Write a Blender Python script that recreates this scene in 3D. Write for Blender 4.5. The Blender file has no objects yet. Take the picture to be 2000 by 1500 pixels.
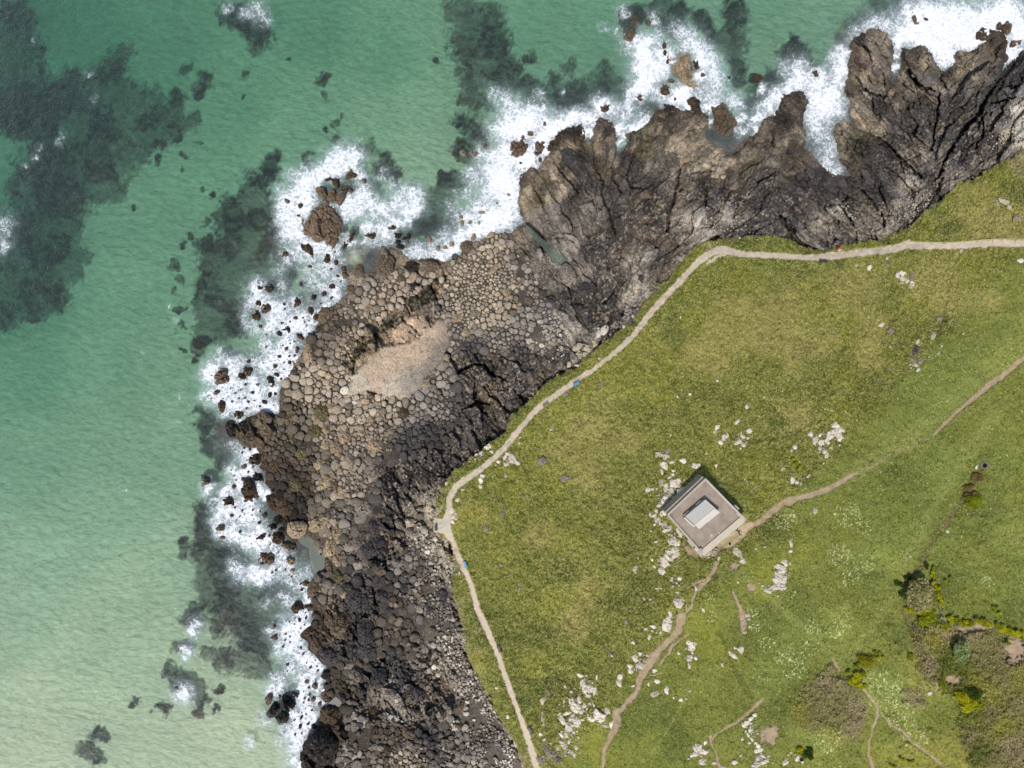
import bpy, math, random
import numpy as np
from mathutils import Vector
random.seed(7); rng=np.random.default_rng(7)
# ---------------------------------------------------------------- camera, sky, sun, exposure
SC=bpy.context.scene; COL=SC.collection
H=167.0; S=0.125                      # camera height above the sea, metres per chart unit at sea level
cam_d=bpy.data.cameras.new('camera'); cam=bpy.data.objects.new('camera',cam_d); COL.objects.link(cam)
cam.location=(0,0,H); cam.rotation_euler=(0,0,0); cam_d.sensor_width=36; cam_d.lens=24.0
cam_d.clip_start=1; cam_d.clip_end=5000; SC.camera=cam
SUN_EL=math.radians(64); SUN_AZ=math.radians(202)     # compass direction the sun stands in (0 = +Y, clockwise)
w=bpy.data.worlds.new('World'); SC.world=w; w.use_nodes=True
sky=w.node_tree.nodes.new('ShaderNodeTexSky'); sky.sky_type='NISHITA'; sky.sun_disc=False
sky.sun_elevation=SUN_EL; sky.sun_rotation=SUN_AZ
bg=w.node_tree.nodes['Background']; bg.inputs[1].default_value=0.13
w.node_tree.links.new(sky.outputs[0],bg.inputs[0])
sd=bpy.data.lights.new('sun','SUN'); sd.energy=3.2; sd.angle=math.radians(4); sd.color=(1,0.96,0.90)
sun=bpy.data.objects.new('sun',sd); COL.objects.link(sun)
sdir=Vector((math.sin(SUN_AZ)*math.cos(SUN_EL),math.cos(SUN_AZ)*math.cos(SUN_EL),math.sin(SUN_EL)))
sun.rotation_euler=sdir.to_track_quat('Z','Y').to_euler(); sun.location=(-60,-120,200)
vs=SC.view_settings; vs.view_transform='Standard'; vs.look='None'; vs.exposure=0.25; vs.gamma=1; vs.use_curve_mapping=False
K=1.30                                # flat ground radiance per unit albedo at this exposure
# ---------------------------------------------------------------- chart helpers
def U(px,py,z):                       # chart point at height z -> metres
    f=S*(H-z)/H
    return (px-1000)*f, (750-py)*f
def lin(c):
    c=np.asarray(c,float)/255.0
    return np.where(c<=0.04045,c/12.92,((c+0.055)/1.055)**2.4)
def alb(c): return np.clip(lin(c)/K,0.002,0.85)
def h2(ix,iy,seed):
    a=ix.astype(np.int64).astype(np.uint32)*np.uint32(374761393)+iy.astype(np.int64).astype(np.uint32)*np.uint32(668265263)+np.uint32((seed*2246822519)&0xffffffff)
    a=(a^(a>>np.uint32(13)))*np.uint32(1274126177); a=(a^(a>>np.uint32(16)))*np.uint32(2654435761); a=a^(a>>np.uint32(15))
    return a.astype(np.float32)/np.float32(4294967295.0)
def vn(x,y,seed=0):
    ix=np.floor(x); iy=np.floor(y); fx=(x-ix).astype(np.float32); fy=(y-iy).astype(np.float32)
    u=fx*fx*(3-2*fx); v=fy*fy*(3-2*fy)
    a=h2(ix,iy,seed); b=h2(ix+1,iy,seed); c=h2(ix,iy+1,seed); d=h2(ix+1,iy+1,seed)
    return (a*(1-u)+b*u)*(1-v)+(c*(1-u)+d*u)*v
def fbm(x,y,sc,octv=4,seed=0,gain=0.5):
    t=0; a=1; n=0; x=np.asarray(x,float); y=np.asarray(y,float)
    for o in range(octv):
        t=t+a*vn(x/sc+o*17.3,y/sc-o*9.1,seed+o); n+=a; a*=gain; sc=sc/2.03
    return t/n
def worley(x,y,sc,seed=0):
    x=np.asarray(x,float)/sc; y=np.asarray(y,float)/sc; ix=np.floor(x); iy=np.floor(y)
    F1=np.full(x.shape,9.,np.float32); F2=F1.copy(); cid=np.zeros(x.shape,np.float32); dx=cid.copy(); dy=cid.copy()
    for i in(-1,0,1):
        for j in(-1,0,1):
            jx=ix+i; jy=iy+j; ox=jx+h2(jx,jy,seed)-x; oy=jy+h2(jx,jy,seed+1)-y; d=np.sqrt(ox*ox+oy*oy).astype(np.float32)
            c=h2(jx,jy,seed+2); m=d<F1
            F2=np.where(m,F1,np.minimum(F2,d)); F1=np.where(m,d,F1); cid=np.where(m,c,cid); dx=np.where(m,ox,dx); dy=np.where(m,oy,dy)
    return F1,F2,cid,dx,dy
def ss(a,b,x):
    t=np.clip((x-a)/(b-a),0,1); return t*t*(3-2*t)
def pts(s): return [tuple(float(v) for v in t.split(',')) for t in s.split()]
def sdf(poly,X,Y):                    # >0 inside
    P=np.array(poly,np.float32)[:,:2]; d=np.full(X.shape,1e9,np.float32); ins=np.zeros(X.shape,bool); n=len(P)
    for i in range(n):
        ax,ay=P[i]; bx,by=P[(i+1)%n]; ex,ey=bx-ax,by-ay; L=ex*ex+ey*ey+1e-9
        wx=X-ax; wy=Y-ay; t=np.clip((wx*ex+wy*ey)/L,0,1); qx=wx-ex*t; qy=wy-ey*t
        np.minimum(d,qx*qx+qy*qy,out=d)
        if ay!=by:
            c=((ay>Y)!=(by>Y))&(X<(bx-ax)*(Y-ay)/(by-ay)+ax); ins^=c
    d=np.sqrt(d); return np.where(ins,d,-d)
def inpoly(poly,x,y):
    r=False; n=len(poly)
    for i in range(n):
        ax,ay=poly[i][:2]; bx,by=poly[(i+1)%n][:2]
        if (ay>y)!=(by>y) and x<(bx-ax)*(y-ay)/(by-ay)+ax: r=not r
    return r
def near(line,X,Y,shape=None):        # distance/width ratio to a polyline of (x,y,w)
    r=np.full(X.shape,99.,np.float32)
    for (ax,ay,aw),(bx,by,bw) in zip(line[:-1],line[1:]):
        m=(X>min(ax,bx)-60)&(X<max(ax,bx)+60)&(Y>min(ay,by)-60)&(Y<max(ay,by)+60)
        if not m.any(): continue
        x=X[m]; y=Y[m]; ex,ey=bx-ax,by-ay; L=ex*ex+ey*ey+1e-9
        t=np.clip(((x-ax)*ex+(y-ay)*ey)/L,0,1); d=np.hypot(x-ax-ex*t,y-ay-ey*t)/(aw+(bw-aw)*t)
        r[m]=np.minimum(r[m],d)
    return r
def blobs(s,X,Y,soft=True):           # additive soft discs: x,y,r[,d]
    F=np.zeros(X.shape,np.float32)
    for b in pts(s):
        x,y,r=b[:3]; d=b[3] if len(b)>3 else 1.0; R=r*2.2
        m=(np.abs(X-x)<R)&(np.abs(Y-y)<R)
        q=((X[m]-x)**2+(Y[m]-y)**2)/(r*r)
        v=d*np.exp(-0.9*q*q/ (1+0.35*q))
        F[m]=F[m]+v*(1-F[m]*0.75)
    return F
class Probe:                          # smooth field through a few measured points
    def __init__(s,data,step=10,p=1.7):
        s.x=np.arange(-200,2210,step,dtype=float); s.y=np.arange(-200,1710,step,dtype=float)
        GX,GY=np.meshgrid(s.x,s.y); V=0; W=0
        for x,y,v in data:
            w_=1/((GX-x)**2+(GY-y)**2+60.)**p; V=V+w_[...,None]*np.atleast_1d(np.array(v,float)); W=W+w_
        s.F=V/W[...,None]; s.st=step
    def __call__(s,X,Y):
        fx=np.clip((np.asarray(X,float)+200)/s.st,0,len(s.x)-1.001); fy=np.clip((np.asarray(Y,float)+200)/s.st,0,len(s.y)-1.001)
        i=fx.astype(int); j=fy.astype(int); u=(fx-i)[...,None]; v=(fy-j)[...,None]; F=s.F
        return (F[j,i]*(1-u)+F[j,i+1]*u)*(1-v)+(F[j+1,i]*(1-u)+F[j+1,i+1]*u)*v
# ---------------------------------------------------------------- survey of the place (chart units)
WATER=pts('''17000,-900 3600,-500 2300,30 2060,70 2000,97 1975,120 1962,137 1968,107 1970,75 1957,57 1935,55 1925,80 1902,95 1895,100 1870,97 1862,110 1865,127 1845,140 1835,135 1830,120 1820,100 1815,92 1797,85 1782,92 1760,90 1760,110 1762,125 1757,135 1755,150 1743,165 1742,150 1746,120 1747,100 1742,80 1735,67 1725,57 1700,54 1685,62 1662,82 1660,110 1655,127 1658,145 1650,160 1652,182 1662,200 1660,220 1670,247 1675,252 1650,232 1633,243 1630,260 1637,287 1643,315 1665,342 1635,342 1617,332 1600,317 1592,307 1572,287 1575,275 1575,255 1567,240 1572,220 1580,197 1572,180 1557,175 1537,180 1525,192 1522,212 1512,225 1498,228 1487,240 1475,265 1457,270 1440,287 1425,297 1412,290 1387,277 1377,262 1385,247 1385,227 1372,215 1367,200 1360,187 1342,192 1350,212 1332,215 1312,205 1300,200 1297,212 1282,212 1272,225 1267,240 1250,252 1235,252 1220,265 1230,272 1217,295 1204,300 1203,275 1205,260 1200,245 1187,232 1175,226 1162,237 1158,252 1155,272 1150,277 1140,270 1143,252 1135,240 1120,247 1100,252 1085,262 1082,277 1072,297 1065,310 1057,322 1050,330 1035,325 1015,342 1015,362 1010,392 1015,420 1027,435 1010,442 1000,455 990,460 965,450 947,465 925,475 912,467 900,480 900,495 875,510 837,505 800,505 775,487 742,480 742,500 732,515 735,535 707,532 695,517 680,530 675,540 682,560 675,575 650,600 625,600 620,625 617,645 600,662 592,682 585,700 570,707 572,725 567,745 547,750 545,770 542,795 547,812 530,806 515,804 477,817 465,830 450,827 442,840 450,852 467,860 475,870 500,875 512,895 505,912 520,925 515,945 532,960 520,972 522,992 545,1005 550,1017 556,1045 572,1060 600,1060 612,1066 620,1085 635,1095 635,1112 615,1130 600,1152 610,1167 612,1187 610,1215 590,1235 587,1245 600,1256 602,1272 617,1285 645,1312 634,1320 635,1342 632,1365 640,1375 630,1390 620,1420 610,1437 595,1460 582,1475 587,1495 600,1530 570,1620 500,1800 300,3500 200,17000 17000,17000''')
GRASS=pts('''17000,-300 3600,-100 2200,220 2060,268 1995,290 1980,300 1925,335 1870,360 1855,375 1835,392 1800,415 1782,440 1750,452 1725,465 1675,472 1650,476 1608,487 1582,483 1562,475 1537,465 1500,457 1450,462 1410,465 1375,470 1355,480 1335,502 1322,522 1300,550 1275,575 1250,600 1238,625 1215,640 1187,660 1157,683 1125,715 1075,740 1055,755 1035,782 1000,807 985,845 950,867 935,885 900,907 882,922 870,942 862,960 850,982 846,1000 846,1040 852,1048 880,1060 885,1090 884,1130 882,1160 890,1185 902,1217 900,1240 910,1280 925,1310 947,1350 965,1387 980,1412 1007,1457 1022,1497 1060,1580 1200,1800 1500,3500 1700,17000 17000,17000''')
KELP='''10,180,60,.7 25,40,45,.6 60,150,40,.4 20,100,40 15,40,30 60,90,22 230,110,26 205,150,32 160,180,42 110,205,45 240,190,32 290,215,34 340,190,18 378,232,16 330,240,32 270,250,50 180,230,50 60,220,55 15,200,40 130,280,45 200,320,42 245,290,36 100,340,62 160,350,52 215,355,32 60,370,45 110,420,50 50,450,50 120,480,38 90,530,48 130,520,30 35,570,42 100,580,30 15,620,26 70,600,30 150,500,20 10,520,40
395,160,17 385,175,14 360,135,12 470,35,30 450,18,20 495,45,26 500,85,18 528,70,14 560,112,7 480,185,7 475,145,7 630,155,12 630,183,9 665,232,6 655,245,6 635,252,5 310,315,9 357,305,7 385,280,7 355,337,6 265,410,6 395,435,8 390,365,6 415,380,5 345,270,8
540,310,12 600,310,9 525,335,22 490,370,28 460,420,34 420,425,14 505,400,34 480,460,42 440,490,40 525,440,24 420,530,38 480,530,40 400,480,14 372,460,9 430,570,42 395,600,22 450,620,36 405,650,26 385,680,14 360,480,9 335,520,9 345,545,7 332,570,6 350,610,7 355,640,7 352,685,6 375,705,6 425,640,26 500,590,26 540,560,30 560,520,26 500,480,30 545,480,18 385,800,13 398,830,18 412,870,18 430,900,18 405,945,11 420,980,18 390,1000,18 400,1030,24 430,1070,34 395,1065,24 358,1082,10 352,1062,7 410,1100,30 450,1100,30 420,1140,34 460,1160,34 405,1175,22 480,1200,38 435,1220,26 500,1250,34 540,1200,28 480,1285,28 435,1290,22 400,1280,14 510,1300,22 375,1192,16 348,1265,18 370,1215,18 332,1308,13 348,1340,20 380,1345,20 390,1372,16 320,1390,14 305,1385,9 385,1393,11 425,1352,9 260,1375,8 418,1385,5 192,1435,14 162,1465,20 180,1480,18 207,1440,8 430,740,10 445,870,24 470,900,10 560,1150,24 530,1150,26 450,700,14
900,25,30 915,80,36 960,45,30 975,90,26 935,110,32 900,150,16 930,160,24 970,125,28 1005,135,18 905,190,17 935,205,20 895,238,13 925,255,24 895,290,14 915,300,16 870,345,14 885,355,22 925,340,16 852,118,8 1035,108,12 1110,128,16 1085,150,13 1050,185,30 1100,190,26 1140,195,34 1185,150,28 1190,190,24 1010,165,22 975,165,20 860,385,24 840,425,28 880,440,24 820,450,18 790,480,16 720,288,14 745,305,14 742,328,16 768,335,12 772,352,9 692,282,9 652,275,11 735,360,12
1232,25,18 1285,15,28 1330,22,22 1368,40,19 1310,55,22 1440,15,24 1440,45,22 1425,75,22 1428,100,24 1438,130,18 1442,160,14 1480,157,10 1395,85,16 1385,60,14 1550,85,14 1540,112,24 1570,105,18 1595,132,16 1515,150,16 1500,165,16 1690,42,11 1730,8,28 1780,12,30 1830,8,16 1760,35,20 1990,5,18 1480,195,26 1465,215,18 1452,245,18 1440,270,14 1600,240,20 1610,290,22 1230,200,24 1210,170,20 1600,180,20'''
FOAM='''1800,40,28,.7 1840,60,30,1 1880,65,30,1 1920,45,30,.9 1850,110,18,1 1835,85,18,1 1820,20,22,.5 1870,30,26,.6 1975,25,26,.75 1960,20,20,.7 1770,62,17,.8 1760,80,12,.9 1752,105,6,1 1752,130,6,1 1975,100,14,1 1995,75,14,1 1985,110,12,1 1945,40,18,.9 1900,80,16,1 1780,20,16,.5 1990,50,14,.9 1800,75,16,1
1672,62,12,.5 1650,100,14,.55 1640,125,16,.65 1700,45,14,.5 1730,50,14,.6 1645,150,14,.75 1560,125,14,.5 1565,150,14,.75 1600,150,14,.75 1590,180,20,.8 1615,205,20,.75 1590,225,18,.7 1630,180,18,.75 1600,255,18,.5 1620,285,18,.45 1612,315,14,.6 1635,335,12,.75 1535,130,13,.35 1545,160,12,.6 1515,185,12,.9 1500,208,12,.9 1530,200,9,.9 1545,175,10,.8 1640,215,12,.65
1205,60,9,.4 1215,22,9,.4 1225,90,12,.4 1255,78,14,.95 1262,100,14,.8 1278,35,9,.5 1300,105,16,.8 1285,70,12,.4 1330,58,14,.45 1350,75,14,.5 1370,95,14,.6 1385,120,16,.65 1398,150,16,.6 1402,175,14,.5 1262,160,18,1 1240,185,16,.6 1225,215,14,.5 1285,135,16,.85 1325,185,16,1 1342,172,12,.9 1310,200,8,.8 1370,150,10,.9 1368,115,9,.9 1290,185,10,.6 1255,125,18,.8 1340,90,12,.7 1375,185,14,.6 1340,205,10,.8
1440,200,13,.6 1448,232,10,.8 1398,205,9,.8 1385,210,8,.9 1390,240,7,.6 1430,195,10,.5 1445,255,8,.5 1475,255,8,.7 1482,230,10,.9
1262,235,11,.85 1245,248,11,.9 1215,250,12,1 1211,282,9,.9 1222,272,7,.7 1190,215,14,.85 1172,203,13,.75 1152,230,14,1 1147,262,9,1 1125,232,14,.95 1095,240,15,1 1070,250,18,1 1062,280,16,1 1030,235,18,.9 1000,210,18,.6 1050,215,14,.6 985,198,13,.4 965,182,12,.3 1020,250,18,1 990,250,16,.85 965,245,13,.5 1000,300,26,1 1035,310,18,1 968,325,17,.85 985,350,22,1 960,370,17,.8 995,390,20,1 990,425,22,1 962,425,18,.95 935,405,16,.6 942,300,12,.55 928,340,14,.5 908,375,13,.35 932,445,17,1 905,465,13,.9 885,485,14,1 862,500,10,.95 845,492,10,.6 905,425,14,.5 880,405,12,.25 953,452,14,1 870,455,12,.35 850,470,10,.4
825,500,12,.6 800,492,12,.6 760,465,12,.5 815,480,10,.4
812,398,13,.75 797,418,12,.9 772,436,12,1 757,405,13,.7 797,372,12,.55 748,446,11,1 722,440,11,.9 702,405,14,.75 735,408,12,.65 710,375,13,.75 765,362,10,.35 745,340,10,.3 702,345,11,.6 690,322,11,.6 728,395,10,.6 780,395,12,.6 815,380,10,.5 720,460,8,.4
682,305,17,1 652,322,17,.95 622,338,16,.85 602,362,16,.8 575,372,15,.65 560,402,15,.75 575,432,15,1 598,392,14,1 565,450,14,.9 590,468,13,.9 608,486,12,.9 622,482,12,1 645,495,12,.85 570,345,11,.35 550,380,11,.45 590,335,12,.4 650,295,12,.4 700,302,10,.3 548,425,10,.6 552,462,10,.4 665,400,10,.9 676,385,8,.9 660,325,14,1 690,400,12,.9 680,420,10,.8 672,460,8,.3 585,410,12,.9
580,500,14,.5 612,520,14,.5 640,522,12,.55 660,545,12,.6 650,572,13,.75 632,600,13,.7 600,550,13,.35 622,560,12,.5 655,480,9,.55 680,472,9,.7 560,500,13,.4 545,530,12,.3 710,470,9,.6 735,470,9,.4 670,510,7,.4 700,560,7,.3
500,562,14,.85 515,590,14,.9 492,590,12,.5 532,622,14,.9 560,640,14,1 547,600,14,.7 602,620,13,.7 590,645,13,.95 562,675,14,1 540,697,14,.85 520,675,12,.5 582,700,11,.85 552,730,13,1 522,718,13,.8 500,700,12,.5 470,702,12,.45 442,705,12,.55 412,720,12,.85 402,735,9,1 430,758,14,.95 460,755,14,.8 490,745,14,.7 452,725,13,.7 425,690,10,.35 480,790,14,.8 500,782,13,.8 522,792,12,.75 538,800,9,.9 460,790,13,.75 440,805,11,.6 500,762,13,.85 532,762,11,.95 410,782,10,.4 490,640,12,.4 470,820,9,.8 445,780,11,.8 560,705,10,1 580,620,12,.7 520,645,10,.7 575,590,12,.5 555,560,10,.35 480,620,10,.5 400,770,8,.6 425,775,10,.8
462,870,12,.35 478,885,12,.7 492,890,12,1 482,920,14,1 470,945,14,.95 500,955,12,1 523,968,9,1 455,925,12,.7 450,980,14,.95 472,1008,15,1 493,1000,13,1 505,1038,14,1 478,1052,14,.95 452,1042,13,.8 432,1038,11,.75 440,1008,12,.7 430,985,11,.5 404,950,9,.75 402,962,7,.6 412,990,9,.3 422,1022,9,.6 522,1055,13,.85 545,1082,13,.7 562,1100,13,.55 512,1085,12,.5 500,1122,13,.9 522,1125,12,.85 462,1110,13,.7 472,1130,11,.45 543,1112,13,.6 570,1125,13,.5 590,1145,11,.7 602,1170,9,.9 600,1120,10,.45 592,1200,12,1 580,1222,13,1 560,1222,12,.7 572,1250,14,1 590,1280,14,1 612,1302,13,1 602,1332,14,1 590,1358,14,.95 565,1305,13,.6 552,1270,13,.55 570,1180,12,.4 535,1235,11,.5 542,1330,12,.55 528,1350,11,.5 600,1390,14,.95 590,1420,14,.85 610,1405,9,1 582,1445,13,.85 570,1465,12,.7 572,1490,11,.7 505,1395,9,.25 510,1412,9,.25 540,1345,10,.6 622,1340,9,.95 625,1372,8,.9 522,1412,9,.3 575,1400,12,.7 485,975,10,1 500,1065,12,.8 440,960,10,.7 560,1245,10,.7 555,1165,12,.4 520,1180,10,.25 560,1430,10,.5 545,1450,9,.3 592,1500,9,.9 597,1230,8,1
376,1216,9,.7 374,1240,8,.8 383,1228,8,.4 357,1268,7,.5 366,1278,8,.95 358,1352,12,.75 366,1365,9,.6 348,1362,9,.5 480,1455,6,.35 485,1447,5,.5 8,440,16,.35 4,480,10,.55 118,265,5,.45 112,275,4,.4 75,290,4,.4 70,310,4,.5 45,325,4,.4 168,148,4,.5 185,190,4,.4 65,80,3,.4 445,15,7,.45 500,15,14,.4 515,35,10,.35 480,28,9,.35 272,690,3,.6 268,718,2,.6 340,1190,3,.3 210,1460,3,.2 1050,180,6,.45 1062,185,4,.8 1098,178,4,.6 1175,45,4,.5 1185,55,4,.4 1490,170,4,.9 1483,180,4,.9 348,775,3,.5 346,822,3,.5 245,1050,2,.5 247,960,2,.5 330,600,3,.4 340,625,3,.4'''
# isolated rocks standing in the surf: x,y,rx,ry,turn,kind letter
SEAROCK='''586,402,6,7,20,M 582,420,6,4,10,M 600,485,14,9,40,M 637,505,9,10,0,M 557,497,9,6,-20,M 560,392,9,5,40,B 710,352,8,6,0,B 686,460,5,19,20,M 672,480,5,12,30,M 725,460,12,8,0,M 765,443,11,6,5,M 777,460,8,7,0,K 799,460,5,8,10,K 790,465,5,4,0,K 777,472,6,5,0,K 782,481,8,5,10,K 796,472,5,4,30,B 840,467,6,7,0,T 855,485,5,7,0,T 870,482,6,5,-20,T 882,476,6,6,0,T 925,461,6,8,10,T 902,435,5,6,0,T 917,434,5,5,0,T 936,436,4,6,0,T 939,415,7,5,-20,T 900,422,5,4,0,T 992,380,5,4,0,T 971,396,3,4,0,B 506,562,6,6,0,M 524,563,9,10,0,M 520,602,10,12,0,M 503,592,8,7,0,M 580,591,8,10,20,M 606,607,6,9,0,M 612,580,6,10,20,M 647,559,8,6,10,M 631,574,8,6,-20,M 498,613,9,12,0,M 670,525,4,7,-20,M 657,512,6,6,0,M 675,537,8,6,20,B 587,555,4,5,0,M 692,342,6,6,0,M
559,644,11,7,0,K 544,649,5,9,-20,K 577,620,6,5,0,M 549,631,6,4,-30,M 507,637,4,4,0,M 585,657,10,6,30,M 616,619,5,6,0,M 485,706,5,5,0,M 484,725,11,10,20,M 472,736,9,7,20,M 431,736,15,16,0,B 529,744,7,12,0,K 539,732,7,4,35,K 537,716,5,5,0,M 544,696,5,5,0,M 557,682,4,7,20,M 579,685,3,9,0,M 422,767,9,6,-20,B 432,792,8,14,-15,M 465,810,10,8,0,M 525,772,4,8,0,K 515,785,8,5,20,K 492,767,5,4,0,K 450,838,8,14,-15,K 475,834,12,9,0,K 565,707,4,4,0,K 499,897,12,11,0,M 516,890,7,7,0,M 477,911,7,6,0,B 501,931,14,8,40,K 487,959,18,23,-10,M 457,950,7,5,-20,M 402,940,11,9,0,B 447,980,11,12,0,M 429,1032,11,9,-10,B 434,1050,7,6,0,B 452,1007,5,4,0,M 505,1022,5,4,0,K 516,1007,6,6,0,M 510,1049,13,8,0,M 525,1047,4,5,0,K 542,1017,14,8,-10,K 529,1031,12,7,-10,K 550,1036,7,6,0,K 542,1053,13,12,20,M 562,1067,15,8,20,B 519,1089,15,15,0,B 565,1097,12,8,10,T 571,1115,6,7,0,T 581,1187,13,12,0,M 602,1186,8,7,0,M 584,1212,4,6,0,K 597,1140,6,8,0,B 535,1246,9,7,-20,B 534,1226,7,6,0,B 371,1214,8,7,0,B 350,1268,9,7,0,O 345,1345,8,7,0,O 525,975,6,8,0,K 387,672,10,9,0,M
600,1332,7,9,0,B 614,1342,6,7,-30,B 575,1357,9,6,30,M 612,1367,6,6,0,B 602,1369,3,4,0,K 635,1362,7,10,-10,B 587,1404,3,9,20,K 586,1420,4,7,0,K 601,1415,5,4,0,K 612,1419,5,6,0,K 609,1389,4,3,0,K 600,1457,7,9,20,M 624,1376,4,6,0,B 637,1320,9,8,0,K 525,1365,7,10,20,B
1235,32,22,20,0,M 1230,66,11,18,-10,B 1360,125,8,12,10,M 1297,87,5,8,0,M 1299,102,5,8,0,M 1306,115,6,10,20,M 1374,145,6,6,0,B 1301,176,15,11,35,M 1250,191,9,7,-10,M 1310,157,7,5,20,B 1319,192,3,6,0,M 1182,210,10,10,0,M 1064,240,4,9,0,B 1269,40,6,8,0,B 1037,260,10,6,-10,B 1055,283,10,13,20,B 1049,299,8,7,0,M 1055,311,4,5,0,M 1075,284,6,12,30,M 1478,152,11,8,0,M 1017,317,4,3,0,K 1788,35,6,16,-15,B 1809,36,6,4,20,M 1985,84,12,8,-10,B 1968,52,10,13,0,B 1955,50,7,8,0,M 1919,66,12,11,-20,M 1965,112,5,9,0,D 1595,143,9,9,0,M 1552,95,14,10,0,M 122,287,5,6,0,O 37,381,4,4,0,O 1352,197,6,8,20,M 1288,232,8,6,0,M 1425,150,3,3,0,K 946,283,7,8,0,G 925,300,9,7,0,G 905,300,7,8,0,G 1350,240,4,4,0,T'''
SEAPOLY={'B1':'589,425 597,410 607,397 627,390 645,394 660,412 670,435 662,457 650,482 637,482 633,470 617,472 597,457 587,440','B2':'612,372 625,362 635,367 640,382 635,390 622,385','M3':'645,350 664,342 662,352 660,366 650,360','M4':'631,350 645,344 647,350 637,354','B5':'675,342 686,327 689,340 685,352 675,350','B6':'655,380 675,355 686,355 677,375 672,390 665,402 652,392','B7':'680,366 692,372 686,378 679,374','B8':'638,372 652,368 660,385 650,398 636,388',
'K9':'540,1355 555,1357 577,1377 572,1391 560,1390 550,1375','K10':'520,1395 535,1372 546,1384 535,1400 527,1405','K11':'537,1402 547,1385 567,1397 560,1412 545,1417',
'T12':'1315,107 1335,97 1347,107 1352,130 1360,155 1369,175 1357,179 1332,160 1314,138 1311,120','B13':'1390,207 1415,204 1425,220 1439,237 1435,257 1420,272 1405,262 1387,250 1397,232','B14':'997,275 1010,267 1022,265 1032,282 1022,305 1007,308 997,303'}
BOULD='''621,1020,23,20,0,T 579,1035,20,17,0,T 660,1040,15,15,0,T 645,1070,14,18,10,T 660,1092,12,14,0,T 696,1065,13,13,0,G 732,1073,24,25,20,D 729,1030,12,17,0,D 712,992,16,17,30,G 625,905,14,12,0,T 577,946,14,18,0,O 632,940,13,18,0,T 652,947,8,13,20,B 667,963,9,15,0,T 559,992,16,20,-20,M 660,1127,12,12,0,O 642,1107,7,14,-10,B 611,1150,11,20,15,B 700,1172,24,28,-10,D 747,1165,15,11,10,D 736,1192,11,12,0,D 630,1185,11,13,-20,B 657,1222,30,26,10,B 715,1238,17,30,-15,D 602,1236,16,9,-30,M 615,1263,11,17,0,B 642,1283,22,17,20,D 690,1278,14,26,10,D 722,1268,18,24,-10,D 695,1325,18,22,-20,G 740,1325,16,20,10,D 762,1358,14,12,0,G 647,1402,24,23,10,M 625,1462,32,30,30,K 820,1357,22,16,20,D 810,1400,25,15,30,G 800,1436,14,12,0,B 865,1162,12,12,0,D 820,1160,12,8,-30,B 627,806,15,17,0,O 647,797,9,11,0,T 614,841,14,17,-30,O 635,840,8,10,0,T 672,855,13,14,0,T 657,877,13,18,-10,T 635,870,10,12,0,T 682,897,10,15,0,G 732,872,17,13,20,T 622,907,12,13,0,T 735,922,26,18,30,G 515,815,17,11,30,B 518,842,14,20,-20,B 487,860,20,15,10,B 535,910,13,14,20,M 635,616,17,14,-20,B 602,690,13,20,0,T 562,820,11,13,20,B 581,838,7,14,0,K 587,888,14,14,0,O 750,518,18,22,20,B 805,521,18,11,-10,K 838,520,19,12,0,B 687,566,12,10,10,B 702,528,8,13,0,B 685,605,9,13,-20,G 720,600,11,8,0,T 785,545,10,10,0,B 807,557,12,8,-20,K 912,482,12,14,0,B 957,460,11,7,-40,T 962,528,16,7,-45,T 990,570,9,9,0,T 892,622,15,10,-10,T 930,612,14,7,0,G 910,650,10,9,0,T 1057,515,19,24,-20,G 1110,537,15,24,-20,G 1145,565,20,14,0,D 1062,572,12,11,0,D 1115,575,12,11,0,D 1125,602,22,10,0,D 1077,587,11,9,0,D 1035,586,10,9,0,B 1017,604,9,9,0,G 787,806,13,11,-40,M 830,750,10,9,0,T 872,700,6,9,20,T 888,700,6,5,0,T 850,856,11,11,0,D 765,842,11,8,0,G 724,818,9,8,0,T 706,846,9,8,0,T 1120,312,15,27,-35,D 1352,285,11,10,0,T 1255,545,8,9,0,D 740,1115,14,9,30,B 775,1130,8,13,30,D 760,1195,12,9,-30,D 790,1150,10,12,20,D 700,1122,16,10,10,G 800,1040,9,9,0,G 803,1022,13,9,0,P 671,1160,8,10,0,T 650,1145,9,8,0,T 1190,480,7,8,0,M 1211,490,7,6,0,M 1200,500,6,6,0,G 1258,497,6,6,0,G 1270,484,10,6,-20,G 1263,380,9,7,20,B 1247,390,6,6,0,B 1434,362,13,9,-10,G 1600,345,8,9,0,D 1562,344,7,8,0,D 1796,340,7,9,0,G 1868,277,8,7,-20,B 1938,137,9,10,0,D 1921,185,6,10,15,D 1787,146,5,5,0,P 1381,322,8,7,0,P 1395,330,6,6,0,P 1398,342,9,7,20,P 1340,310,9,7,0,T 1415,345,7,5,0,P 1500,390,4,5,0,B'''
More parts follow.
